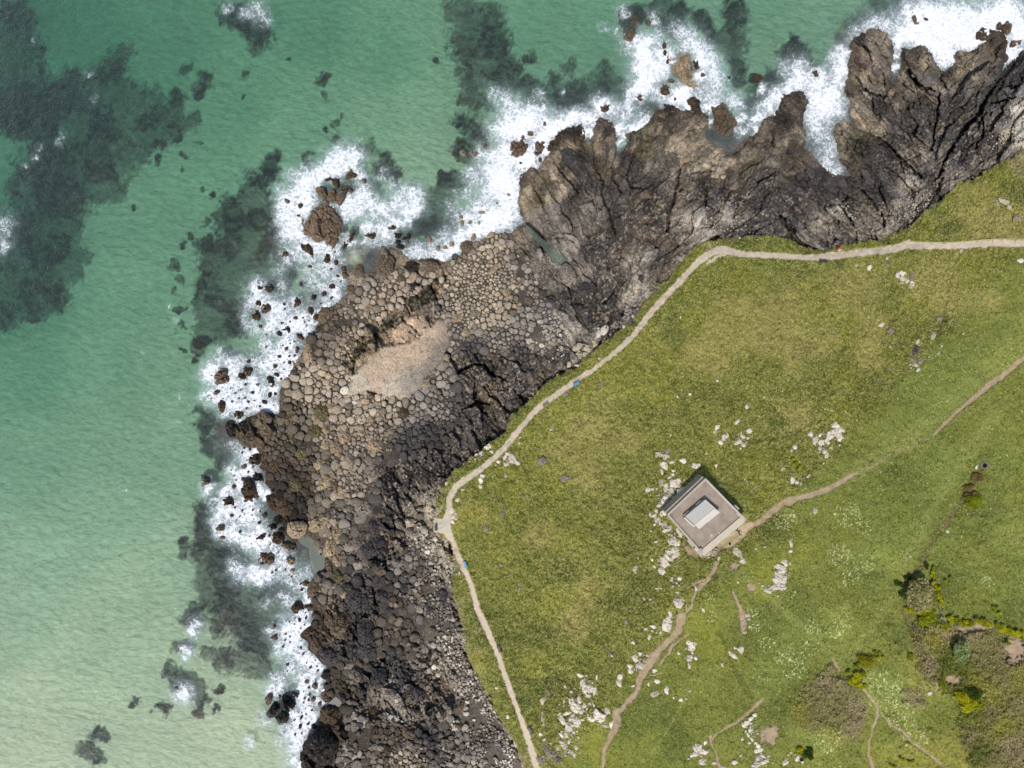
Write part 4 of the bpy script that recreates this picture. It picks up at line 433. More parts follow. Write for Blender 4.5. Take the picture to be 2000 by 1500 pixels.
def foam_mat():
    def b(nt,n,l):
        o=N(nt,'ShaderNodeOutputMaterial'); f=N(nt,'ShaderNodeAttribute',attribute_name='foam')
        g=N(nt,'ShaderNodeNewGeometry'); wn_=noise(nt,.35,3,.6); sb=N(nt,'ShaderNodeVectorMath',operation='SUBTRACT'); sb.inputs[1].default_value=(.5,.5,.5); l.new(wn_.outputs['Color'],sb.inputs[0])
        sc=N(nt,'ShaderNodeVectorMath',operation='SCALE'); sc.inputs['Scale'].default_value=4.2; l.new(sb.outputs[0],sc.inputs[0]); av=N(nt,'ShaderNodeVectorMath',operation='ADD'); l.new(g.outputs['Position'],av.inputs[0]); l.new(sc.outputs[0],av.inputs[1])
        def web(s):
            v=N(nt,'ShaderNodeTexVoronoi',feature='DISTANCE_TO_EDGE'); v.inputs['Scale'].default_value=s; l.new(av.outputs[0],v.inputs['Vector']); r=ramp(nt,v.outputs[0],0,.30); r.inputs[3].default_value=1; r.inputs[4].default_value=0; return r
        a=web(.75); c=web(1.9); e=noise(nt,1.3,5,.72); 
        m1=N(nt,'ShaderNodeMath',operation='MULTIPLY'); m1.inputs[1].default_value=.40; l.new(a.outputs[0],m1.inputs[0])
        m2=N(nt,'ShaderNodeMath',operation='MULTIPLY_ADD'); m2.inputs[1].default_value=.30; l.new(c.outputs[0],m2.inputs[0]); l.new(m1.outputs[0],m2.inputs[2])
        re=ramp(nt,e.outputs[0],.3,.7); m3=N(nt,'ShaderNodeMath',operation='MULTIPLY_ADD'); m3.inputs[1].default_value=.40; l.new(re.outputs[0],m3.inputs[0]); l.new(m2.outputs[0],m3.inputs[2])
        ad=N(nt,'ShaderNodeMath',operation='ADD'); l.new(m3.outputs[0],ad.inputs[0]); l.new(f.outputs['Fac'],ad.inputs[1])
        al=ramp(nt,ad.outputs[0],.80,1.40)
        p=N(nt,'ShaderNodeBsdfDiffuse'); p.inputs[0].default_value=(.80,.81,.82,1); t=N(nt,'ShaderNodeBsdfTransparent'); mx=N(nt,'ShaderNodeMixShader')
        bp=N(nt,'ShaderNodeBump'); bp.inputs['Distance'].default_value=.25; l.new(m3.outputs[0],bp.inputs['Height']); l.new(bp.outputs[0],p.inputs['Normal'])
        l.new(al.outputs[0],mx.inputs[0]); l.new(t.outputs[0],mx.inputs[1]); l.new(p.outputs[0],mx.inputs[2]); l.new(mx.outputs[0],o.inputs[0])
    return mat('surf_foam',b)
M_foam=foam_mat()
def pool_mat(name,c,a):
    def b(nt,n,l):
        o=N(nt,'ShaderNodeOutputMaterial'); d=N(nt,'ShaderNodeBsdfDiffuse'); d.inputs[0].default_value=(*[float(v) for v in alb(c)],1); t=N(nt,'ShaderNodeBsdfTransparent'); t.inputs[0].default_value=(.8,.92,.86,1)
        m=N(nt,'ShaderNodeMixShader'); m.inputs[0].default_value=a; l.new(t.outputs[0],m.inputs[1]); l.new(d.outputs[0],m.inputs[2]); g=N(nt,'ShaderNodeBsdfGlossy'); g.inputs['Roughness'].default_value=.4; m2=N(nt,'ShaderNodeMixShader'); m2.inputs[0].default_value=.02
        l.new(m.outputs[0],m2.inputs[1]); l.new(g.outputs[0],m2.inputs[2]); l.new(m2.outputs[0],o.inputs[0])
    return mat(name,b)
MP={'g':pool_mat('rock_pool_green',(104,112,98),.30),'s':pool_mat('rock_pool_sandy',(160,154,136),.55),'d':pool_mat('rock_pool_dark',(40,50,52),.6)}
# ---------------------------------------------------------------- mesh helpers
def mesh_np(name,V,F,m=None,attrs=None,smooth=False):
    me=bpy.data.meshes.new(name); V=np.asarray(V,np.float32)
    F=np.asarray(F,np.int32); k=F.shape[1]
    me.vertices.add(len(V)); me.vertices.foreach_set('co',V.ravel()); me.loops.add(F.size); me.loops.foreach_set('vertex_index',F.ravel())
    me.polygons.add(len(F)); me.polygons.foreach_set('loop_start',np.arange(0,F.size,k,dtype=np.int32)); me.polygons.foreach_set('loop_total',np.full(len(F),k,np.int32))
    me.update(calc_edges=True)
    if smooth: me.polygons.foreach_set('use_smooth',np.ones(len(F),bool))
    for nm,a in (attrs or {}).items():
        a=np.asarray(a,np.float32)
        if a.ndim==2:
            at=me.attributes.new(nm,'FLOAT_COLOR','POINT'); c=np.ones((len(V),4),np.float32); c[:,:3]=a; at.data.foreach_set('color',c.ravel())
        else: at=me.attributes.new(nm,'FLOAT','POINT'); at.data.foreach_set('value',a)
    if m: me.materials.append(m)
    return me
def link(name,me,parent=None,loc=None,label=None,cat=None,group=None,kind=None):
    o=bpy.data.objects.new(name,me); COL.objects.link(o)
    if parent is not None: o.parent=parent
    if loc is not None: o.location=loc
    if label: o['label']=label
    if cat: o['category']=cat
    if group: o['group']=group
    if kind: o['kind']=kind
    return o
def subset(name,Zg,mask,m,attrs,label,cat,kind,smooth=True,XX=None,YY=None):
    XX=X if XX is None else XX; YY=Y if YY is None else YY
    ny,nx=Zg.shape; idx=np.arange(ny*nx).reshape(ny,nx)
    q=np.stack([idx[1:,:-1],idx[1:,1:],idx[:-1,1:],idx[:-1,:-1]],-1)[mask]
    u,inv=np.unique(q,return_inverse=True); inv=inv.reshape(q.shape)
    wx,wy=U(XX.ravel()[u],YY.ravel()[u],Zg.ravel()[u]); V=np.stack([wx,wy,Zg.ravel()[u]],-1)
    at={k:(a.reshape(-1,3)[u] if a.ndim==3 else a.ravel()[u]) for k,a in attrs.items()}
    return link(name,mesh_np(name,V,inv,m,at,smooth),label=label,cat=cat,kind=kind)
fc=lambda A:(A[1:,:-1]+A[1:,1:]+A[:-1,1:]+A[:-1,:-1])/4
fw=fc(dW); fg=fc(dG); fp=fc(np.minimum(pathm,9)); fd=fc(dirt); ft=fc(tr)
mw=fw<=0; mg=(fg>0)&~mw; mr=~mw&~mg; mpth=((fp<1.0)|(ft>-.4))&(mg|(ft>-.4)); mdrt=mg&(fd>.5)&~mpth; mg&=~mpth&~mdrt; mr&=~mpth
subset('seabed',Z,mw,M_bed,{'col':C_},'sandy sea floor with dark weed beds showing through the green water','seabed','structure')
subset('rocky_shore',Z,mr,M_rock,{'col':C_},'fractured tan and dark grey rock ledges between the surf and the grass','rocky shore','structure',smooth=False)
subset('grassy_headland',Z,mg,M_grass,{'col':C_},'rough green and straw coloured turf covering the headland','grassland','structure')
subset('coastal_footpath',Z,mpth,M_path,{'col':C_},'pale surfaced footpath curving along the edge of the grass','path','structure')
subset('dirt_trail',Z,mdrt,M_path,{'col':C_},'worn dirt trails and bare ground crossing the grass','trail','structure')
# ---- water surface and foam
wgx=axis(-24,2024,3.2,-14000,16000); wgy=axis(-24,1524,3.2,-14000,16000)
WX,WY=[a.astype(np.float32) for a in np.meshgrid(wgx,wgy)]
def resamp(F,x,y):
    i=np.interp(x,gx,np.arange(len(gx))); j=np.interp(y,gy,np.arange(len(gy))); i0=np.clip(i.astype(int),0,len(gx)-2); j0=np.clip(j.astype(int),0,len(gy)-2); u=i-i0; v=j-j0
    return (F[j0,i0]*(1-u)+F[j0,i0+1]*u)*(1-v)+(F[j0+1,i0]*(1-u)+F[j0+1,i0+1]*u)*v
wd=resamp(dW,WX,WY); dep=np.clip(Probe(SANDP)(WX,WY)[...,0]*ss(-6,50,-wd),.1,4)
fw1=(fbm(WX,WY,15,4,221,.62)-.5)*34; fw2=(fbm(WX,WY,15,4,223,.62)-.5)*34
FL=' '.join('%g,%g,%g,%g'%(b[0],b[1],b[2]*1.75,.40*(b[3] if len(b)>3 else 1)) for b in pts(FOAM))
FD=blobs(FOAM,WX+fw1,WY+fw2)*.92*(.62+.76*fbm(WX+fw1,WY+fw2,22,4,225,.6))
FD=np.maximum(FD,0)*(.30+.92*fbm(WX+fw2,WY+fw1,11,4,227,.6))+blobs(FL,WX+fw2,WY+fw1)*.46; FDs=np.minimum(np.clip(FD,0,1.1),.78+.28*ss(860,1000,WX)*ss(-60,-8,-wd))
sw=(fbm(WX*.75+WY*.3,WY*.9-WX*.3,40,3,201)-.5)*.45+(fbm(WX*.8+WY*.2,WY*1.1-WX*.3,11,4,203,.6)-.5)*.34
cl=ss(0,25,-wd); wz=(sw*(.25+.75*cl)).astype(np.float32)-.05
milk=np.clip(.30*FDs+.55*blobs(FL,WX+fw1,WY+fw2)+.06*np.exp(-np.clip(-wd,0,None)/45)*fbm(WX,WY,40,3,207)*2,0,.6)
mwf=fc(wd)<7
subset('sea',wz,mwf,M_water,{'depth':dep,'milk':milk},'clear green sea water over sand and dark weed','sea','structure',XX=WX,YY=WY)
fz=wz+.10+FDs*.25*fbm(WX,WY,9,3,209)
subset('surf',fz.astype(np.float32),(fc(FDs)>.06)&(fc(wd)<4.5),M_foam,{'foam':np.where(wd>3,FDs*.6,FDs)},'white lacy surf foam washing round the rocks','surf','stuff',XX=WX,YY=WY)
for P,lvl,kd in POOLZ:
    V=[(*U(x,y,lvl-.05),lvl-.05) for x,y in P][::-1]
    me=bpy.data.meshes.new('rock_pool'); me.from_pydata(V,[],[tuple(range(len(V)))]); me.materials.append(MP[kd])
    if me.polygons[0].normal.z<0: me.flip_normals()
    link('rock_pool',me,kind='structure',cat='rock pool',label={'g':'shallow greenish water pooled between the shore rocks','s':'still sandy coloured pool left among the rocks','d':'small dark pool in a hollow of the rock'}[kd])
# ---------------------------------------------------------------- labels that single each thing out
LMK=[('the flat-roofed building',1380,1010),('the square viewing terrace',862,1028),('the upper blue bench',1126,750),('the lower blue bench',908,1102),('the large olive shrub',1788,1155),('the small sage shrub',1870,1265),
('the pale rock sheet',775,705),('the heart-shaped sea rock',1412,238),('the biggest surf stack',630,430),('the three black surf rocks',555,1385),('the star-shaped pool',767,1345),('the sharp path bend',1405,488),
('the long gully pool',1078,490),('the narrow sea inlet',1610,270),('the red rescue stand',1636,489),('the ruined stone wall',1475,1430),('the round bramble patch',1625,1380),('the brown plank bench',1065,791),('the dark top-path bench',1607,509),
('the middle grey path bench',974,1268),('the lowest grey path bench',1035,1427),('the dark drain hole',1923,909),('the top right headland',1850,120),('the top edge of the photo',1260,-60),('the bottom edge of the photo',760,1560),('the left edge of the photo',-60,760),('the dark cliff gully',1580,485)]
ORD=['closest','second closest','third closest','fourth closest','fifth closest','sixth closest','seventh closest','eighth closest','ninth closest','tenth closest','eleventh closest','twelfth closest','thirteenth closest','fourteenth closest','fifteenth closest','sixteenth closest','seventeenth closest','eighteenth closest','nineteenth closest','twentieth closest','twenty-first closest','twenty-second closest','twenty-third closest','twenty-fourth closest','twenty-fifth closest']
LQ={}
def later(o,kind,size,shape,colour,x,y):
    best=min(LMK,key=lambda l:(l[1]-x)**2+(l[2]-y)**2); dx=x-best[1]; dy=y-best[2]; a=math.degrees(math.atan2(-dy,dx))%360
    rel=['right of','upper right of','above','upper left of','left of','lower left of','below','lower right of'][int(((a+22.5)%360)//45)]
    LQ.setdefault((kind,size,shape,colour,rel,best[0]),[]).append((math.hypot(dx,dy),o))
def flush_labels():
    for (kind,size,shape,colour,rel,lm),L in LQ.items():
        L.sort(key=lambda t:t[0])
        for i,(d,o) in enumerate(L):
            s=' '.join(w for w in (size,shape,colour,kind) if w)+' '+rel+' '+lm
            if len(L)>1: s+=', '+ORD[min(i,24)]
            o['label']=s
def words(rx,ry,c,big,mid):
    m=(rx*ry)**.5; return ('large' if m>big else 'medium' if m>mid else 'small'),('long' if max(rx,ry)>1.55*min(rx,ry) else 'rounded'),{'T':'tan','B':'brown','D':'dark grey','K':'black','P':'pale buff','G':'grey','O':'olive','W':'whitish','M':'dark brown'}[c]
def ellipse(x,y,rx,ry,a,n,j,r):
    a=math.radians(a); o=[]; ph=r.random()*6.28; amp=[r.uniform(-j,j) for _ in range(3)]
    for i in range(n):
        t=2*math.pi*(i+r.uniform(-.25,.25))/n; k=1+amp[0]*math.cos(2*t+ph)+amp[1]*math.cos(3*t-ph)+r.uniform(-j,j)*.7
        c,s=math.cos(t),math.sin(t); q=(abs(c)**2.5+abs(s)**2.5)**(-1/2.5); p=rx*k*q*c; w=ry*k*q*s
        o.append((x+p*math.cos(a)-w*math.sin(a),y+p*math.sin(a)+w*math.cos(a)))
    return o
def resample(P,n):
    P=np.array(P,float); Q=np.vstack([P,P[:1]]); d=np.r_[0,np.cumsum(np.hypot(*np.diff(Q,axis=0).T))]; t=np.arange(n)/n*d[-1]
    return np.stack([np.interp(t,d,Q[:,0]),np.interp(t,d,Q[:,1])],-1)
def rock_geo(P,zb,h,n,rings,r,jag=.05,steep=3.,facets=4,rough=.08,skirt=1.2,top=.0):
    """closed rock body grown from a footprint; returns verts (metres) and faces"""
    B=resample(P,n); c=B.mean(0); R=math.sqrt(max(1e-6,abs(np.sum(B[:,0]*np.roll(B[:,1],-1)-B[:,1]*np.roll(B[:,0],-1))/2)/math.pi))
    B=c+(B-c)*(1+np.array([r.uniform(-jag,jag) for _ in range(n)])[:,None])
    pl=[(r.uniform(-.55,.55),r.uniform(-.55,.55),r.uniform(.78,1.12)) for _ in range(facets)]
    V=[]; fs=[1.0,1.0]+[1-((k+1)/rings)**1.15*1.0 for k in range(rings-1)]; fs[1]=1.0
    coh=R>6.5 and n>=16
    for k,f in enumerate(fs):
        for i in range(n):
            ff=f if k<2 or coh else min(1,f*(1+r.uniform(-.06,.06)))
            p=c+(B[i]-c)*(ff*(1.0 if k else 1.02)); q=(p-c)/R
            prof=1-ff**steep
            if k==0: z=zb-skirt
            else:
                z=min([1.0]+[d+a*q[0]+b*q[1] for a,b,d in pl]); z=max(.12,z)*(.16+.84*prof)*h; z=zb+z+(r.uniform(-1,1)*rough*h*(.25 if coh else 1) if 1<k else 0)
            V.append((*U(p[0],p[1],max(z,zb-skirt)),z))
    z=zb+h*max(.15,min([1.0]+[d for a,b,d in pl])); V.append((*U(c[0],c[1],z),z))
    F=[]; m=len(fs)
    if coh:
        A=np.array(V); sc_=max(.45,R*.125*.42); e_=worley(A[:,0]+fbm(A[:,0]*8,A[:,1]*8,9,2,5)*.8,A[:,1],sc_,int(c[0])); e5=worley(A[:,0],A[:,1]*1.3,sc_*.45,int(c[1])); up=np.clip((A[:,2]-zb)/(.3*h),0,1)
        A[:,2]+=up*h*((e_[2]-.5)*.42+(e_[3]*(((e_[2]*7.7)%1)-.5)+e_[4]*(((e_[2]*3.3)%1)-.5))*.5-.28*(1-ss(0,.14,e_[1]-e_[0]))+(e5[2]-.5)*.14-.10*(1-ss(0,.2,e5[1]-e5[0])))*(1. if rough>.05 else .6); V=[tuple(v) for v in A]
    for k in range(m-1):
        for i in range(n):
            j=(i+1)%n; F.append((k*n+i,k*n+j,(k+1)*n+j,(k+1)*n+i)) if True else None
    top_=len(V)-1
    T=[((m-1)*n+i,(m-1)*n+(i+1)%n,top_) for i in range(n)]
    return V,F,T,c
def pymesh(name,V,F,m,col=None,org=(0,0,0),smooth=False):
    me=bpy.data.meshes.new(name); me.from_pydata([(x-org[0],y-org[1],z-org[2]) for x,y,z in V],[],F)
    if col is not None:
        at=me.attributes.new('col','FLOAT_COLOR','POINT'); c=np.ones((len(V),4),np.float32); c[:,:3]=col; at.data.foreach_set('color',c.ravel())
    if m: me.materials.append(m)
    if smooth:
        for p in me.polygons: p.use_smooth=True
    return me
def flipfix(F): return [f[::-1] for f in F]
def make_rock(name,P,zb,h,n,rings,m,c,r,**k):
    V,F,T,ctr=rock_geo(P,zb,h,n,rings,r,**k); ox,oy=U(ctr[0],ctr[1],zb)
    base=alb(PAL[c])*r.uniform(.85,1.15); A=np.array(V); nn=fbm(A[:,0]*8,A[:,1]*8,9,3,301)
    zz=np.clip((A[:,2]-zb)/max(h,.1),0,1); col=base*(.72+.56*nn)[:,None]
    return link(name,pymesh(name,V,flipfix(F+T),m,np.clip(col,.005,.8),(ox,oy,zb)),loc=(ox,oy,zb))
rr=random.Random(11)
_l=[]
for _ in range(6000):
    x=rr.uniform(390,700); y=rr.uniform(480,1440); d_=float(resamp(dW,x,y))
    if len(_l)>=130 or d_>-3 or d_<-75 or float(blobs(FOAM,np.array([x]),np.array([y]))[0])<.45: continue
    if any((x-a)**2+(y-b)**2<64 for a,b in _l) or any((x-float(t.split(',')[0]))**2+(y-float(t.split(',')[1]))**2<(4+float(t.split(',')[2]))**2 for t in SEAROCK.split()): continue
    _l.append((x,y)); r_=rr.choice((1.8,2.2,2.8,3.4)); SEAROCK+=' %.1f,%.1f,%.1f,%.1f,%d,%s'%(x,y,r_*rr.uniform(.8,1.3),r_*rr.uniform(.8,1.3),rr.uniform(-60,60),rr.choice('MMKB'))
for x,y,rx,ry,a,c in [t.split(',') for t in SEAROCK.split()]:
    x,y,rx,ry,a=map(float,(x,y,rx,ry,a)); R=math.sqrt(rx*ry); n=int(max(9,min(30,7+R*1.3)))
    h=.62+.10*R; sub=(c=='O') or (x,y) in((1235,32),(1552,95),(387,672),(371,1214))
    z0=float(zat(x,y)); zb=max(-.9,min(z0,0) if z0<0 else z0-.1); top=(h if not sub else .22)
    o=make_rock('sea_rock',ellipse(x,y,rx*1.2,ry*1.2,a,max(7,n//2+2),.16,rr),zb,(top-zb if zb<0 else h*.8),n,4 if R<8 else 7,M_rock,c,rr,rough=.10,steep=2.4)
    o['category']='sea rock'; o['group']='rocks standing in the surf'; sz,sh,cw=words(rx,ry,c,11,6.5); later(o,'sea rock',sz,sh,cw,x,y)
SPL={'B1':'broad cracked brown rock, the biggest stack in the left surf','M3':'dark wedge of rock at the top of the surf stack','M4':'thin dark rock blade left of the wedge atop the surf stack','B5':'pointed brown rock, highest tip of the surf stack','B6':'long brown rib of rock down the right of the surf stack','B7':'small square brown block right of the surf stack','M8':'dark cleft block in the middle of the surf stack','B2':'tilted brown block at the left shoulder of the surf stack',
'B8':'dark cleft block in the middle of the surf stack','K9':'upper of the three black rocks in the lower left surf','K10':'left of the three black rocks in the lower left surf','K11':'lowest of the three black rocks in the lower left surf','T12':'long tan rock island alone in the top surf','B13':'brown heart-shaped rock in the surf beside the shore','B14':'grey-brown humped rock in the white surf left of the cliff'}
for k,s in SEAPOLY.items():
    P=pts(s); c='M' if k=='M8' else {'B1':'B'}.get(k,k[0]); x=sum(p[0] for p in P)/len(P); y=sum(p[1] for p in P)/len(P)
    big=k in('B1','T12','B13','B14','K9'); 
    cx0,cy0=x,y; P=[(cx0+(a-cx0)*1.13,cy0+(b-cy0)*1.13) for a,b in P]
    o=make_rock('sea_rock',P,-.9,3.4 if big else 2.7,72 if big else 24,20 if big else 8,M_rock,c,rr,rough=.07 if big else .05,steep=3.5,facets=6 if big else 3,jag=.03)
    o['category']='sea rock'; o['group']='rocks standing in the surf'; o['label']=SPL[k]
for x,y,rx,ry,a,c in [t.split(',') for t in BOULD.split()]:
    x,y,rx,ry,a=map(float,(x,y,rx,ry,a)); R=math.sqrt(rx*ry); zb=float(zat(x,y))-.15; n=int(min(60,10+R*1.7))
    o=make_rock('boulder',ellipse(x,y,rx,ry,a,max(8,int(6+R*.35)),.12,rr),zb,.45+.085*R,n,5 if R<8 else 7 if R<12 else 12,M_rock if R>13 or c in 'DKM' else M_stone,c,rr,rough=.035,steep=3.4,facets=5)
    o['category']='boulder'; o['group']='boulders on the shore'; sz,sh,cw=words(rx,ry,c,15,9); later(o,'boulder',sz,sh,cw,x,y)
for x,y,rx,ry,a,c in [t.split(',') for t in WHITE.split()]:
    x,y,rx,ry,a=map(float,(x,y,rx,ry,a)); R=math.sqrt(rx*ry); zb=float(zat(x,y))-.12; n=int(min(36,8+R*1.4))
    o=make_rock('granite_rock',ellipse(x,y,rx*1.2,ry*1.2,a,max(5,int(4.5+R*.35)),.20,rr),zb,.25+.055*R,n,4 if R<5 else 6,M_white,c,rr,rough=.06,steep=5,facets=5,skirt=.6,jag=.06)
    o['category']='rock'; o['group']='pale granite rocks in the turf'; sz,sh,cw=words(rx,ry,c,8,4.6); later(o,'granite rock',sz,sh,cw,x,y)
EXTRA=[]
for _ in range(4000):
    x=rr.uniform(600,900); y=rr.uniform(1000,1480); R=rr.choice((6,7,8,9,11,13))
    if (x>820 and abs(y-1028)<34) or float(resamp(dW,x,y))<18 or float(resamp(dG,x,y))>-42 or len(EXTRA)>=95: continue
    if any((x-a)**2+(y-b)**2<((R+c_)*.8)**2 for a,b,c_ in EXTRA): continue
    if any((x-float(t.split(',')[0]))**2+(y-float(t.split(',')[1]))**2<(R*.7+float(t.split(',')[2]))**2 for t in BOULD.split()): continue
    EXTRA.append((x,y,R)); c=rr.choice('DDDGGBBKM'); rx,ry,a=R*rr.uniform(.9,1.35),R*rr.uniform(.6,.9),rr.uniform(-70,70); zb=float(zat(x,y))-.1
    o=make_rock('boulder',ellipse(x,y,rx,ry,a,rr.choice((5,6,7)),.24,rr),zb,.6+.09*R,18,6,M_rock,c,rr,rough=.04,steep=4.5,facets=6,jag=.02)
    o['category']='boulder'; o['group']='boulders on the shore'; sz,sh,cw=words(rx,ry,c,15,9); later(o,'boulder',sz,'angular',cw,x,y)
# ---- cobbles: packed cells of stones of many sizes
big=[(float(a),float(b),float(c_),float(d),math.radians(float(e))) for a,b,c_,d,e,_ in [t.split(',') for t in BOULD.split()]]
def inside_big(x,y,r):
    for bx,by,rx,ry,a in big:
        dx=x-bx; dy=y-by
        if abs(dx)<60 and abs(dy)<60:
            p=dx*math.cos(a)+dy*math.sin(a); q=-dx*math.sin(a)+dy*math.cos(a)
            if (p/(rx+r*.35))**2+(q/(ry+r*.35))**2<1: return True
    return False
NC=150000; cxs=rng.uniform(500,1130,NC); cys=rng.uniform(455,1530,NC)
b_=samp(bm,cxs,cys); l_=samp(lm,cxs,cys); s_=samp(sm,cxs,cys); w_=samp(wm,cxs,cys); gd=resamp(dG,cxs,cys); wd_=resamp(dW,cxs,cys)
nz=fbm(cxs,cys,45,2,401)
nz2=fbm(cxs,cys,30,3,403)
ok=~((cxs>830)&(abs(cys-1028)<26))&(b_>0)&(nz2<np.where(cys>1000,.60,.68))&(s_<1)&(gd<-1.5)&(wd_>1.5)&~((w_>2)&(nz>.35))
led=l_>-3
rub=np.where(cys>1040,ss(-95,-35,gd),0); bot=ss(1400,1450,cys)
rmax=np.maximum(1.95,np.where(cys<700,7.4,np.where(cys<960,8.2,9.6))*(1-.60*rub)*(1-.30*bot)*(.35+1.0*nz)); rmin=np.where(rub>.6,1.5,2.0)
rmax=np.where((cxs<745)&(cys<770),rmax*1.15,rmax); rmax=np.where((cxs>840)&(cys<700),rmax*.82,rmax)
gridc={}; ST=[]
def far(x,y,r):
    i=int(x//12); j=int(y//12)
    for a in(-1,0,1):
        for b in(-1,0,1):
            for k in gridc.get((i+a,j+b),()):
                X_,Y_,R_=ST[k]
                if (X_-x)**2+(Y_-y)**2<((R_+r)*.90)**2: return False
    return True
oi=np.where(ok)[0]; seg=np.array_split(oi,7); RR=[9.5,7.6,6.,4.7,3.6,2.6,1.9]
for q,R_ in zip(seg,RR):
    for i in q:
        r_=R_*rr.uniform(.88,1.12)
        if led[i] and (r_>4 or rr.random()<.75): continue
        if r_>rmax[i] or r_<rmin[i]*.8: 
            if r_<rmin[i]*.8: continue
            r_=rmax[i]*rr.uniform(.8,1) if R_<5.5 else 0
            if r_<1.6: continue
        x=float(cxs[i]); y=float(cys[i])
        if far(x,y,r_) and not inside_big(x,y,r_): 
            gridc.setdefault((int(x//12),int(y//12)),[]).append(len(ST)); ST.append((x,y,r_))
SP=np.array(ST); 
def cell(i,nb):
    x,y,r=SP[i]; P=[(x+1.45*r*math.cos(t),y+1.45*r*math.sin(t)) for t in [k*math.pi/6+.2 for k in range(12)]]
    for j in nb:
        X2,Y2,R2=SP[j]; dx=X2-x; dy=Y2-y; d2=dx*dx+dy*dy
        if d2>((r+R2)*2)**2: continue
        t=.5+(r*r-R2*R2)/(2*d2); t-= .30/math.sqrt(d2)
        c0=(x+dx*t)*dx+(y+dy*t)*dy; Q=[]; n=len(P)
        for k in range(n):
            a=P[k]; b=P[(k+1)%n]; sa=a[0]*dx+a[1]*dy-c0; sb=b[0]*dx+b[1]*dy-c0
            if sa<=0: Q.append(a)
            if (sa<0)!=(sb<0): u=sa/(sa-sb); Q.append((a[0]+(b[0]-a[0])*u,a[1]+(b[1]-a[1])*u))
        P=Q
        if len(P)<3: return None
    return P
def chaikin(P):
    o=[]; n=len(P)
    for i in range(n):
        a=P[i]; b=P[(i+1)%n]; o+= [(a[0]*.75+b[0]*.25,a[1]*.75+b[1]*.25),(a[0]*.25+b[0]*.75,a[1]*.25+b[1]*.75)]
    return o
STN=[]
for s0 in range(0,len(SP),1500):
    A=SP[s0:s0+1500]; D=(A[:,0][:,None]-SP[:,0])**2+(A[:,1][:,None]-SP[:,1])**2; nb=np.argpartition(D,13,axis=1)[:,:14]
    for k in range(len(A)):
        P=cell(s0+k,[j for j in nb[k] if j!=s0+k])
        if P and len(P)>2: STN.append((s0+k,P,float(SP[s0+k,2])))
for _ in range(2600):
    q=int(rr.random()*len(SP)); x,y,r=SP[q]; x+=rr.uniform(-6,6); y+=rr.uniform(-6,6); r=rr.choice((1.6,2,2.6,3.3,4.2))*(1 if y>900 else .75)
    if y<760 and rr.random()<.6: continue
    STN.append((q,[(a,b) for a,b in ellipse(x,y,r*rr.uniform(1,1.5),r*rr.uniform(.6,1),rr.uniform(0,180),rr.choice((5,6,7)),.2,rr)],min(r,3.)-.001))
STN.sort(key=lambda t:-t[2]); sx=np.array([P[0][0] for i,P,_ in STN]); sy=np.array([P[0][1] for i,P,_ in STN]); sz_=zat(sx,sy)+np.array([.28*(abs(r%1-.999)<1e-6 or abs(r%1-.599)<1e-6 or abs(r%1-.199)<1e-6) for _,_,r in STN])
SCOL=Probe(ROCKP,8,2.2)(sx,sy); COBZ=.05; AV=[];AF=[];AC=[];off=0
RV,RQ,RT,RC_=[],[],[],[]; off=0; NB=300-len(big)-len(EXTRA)
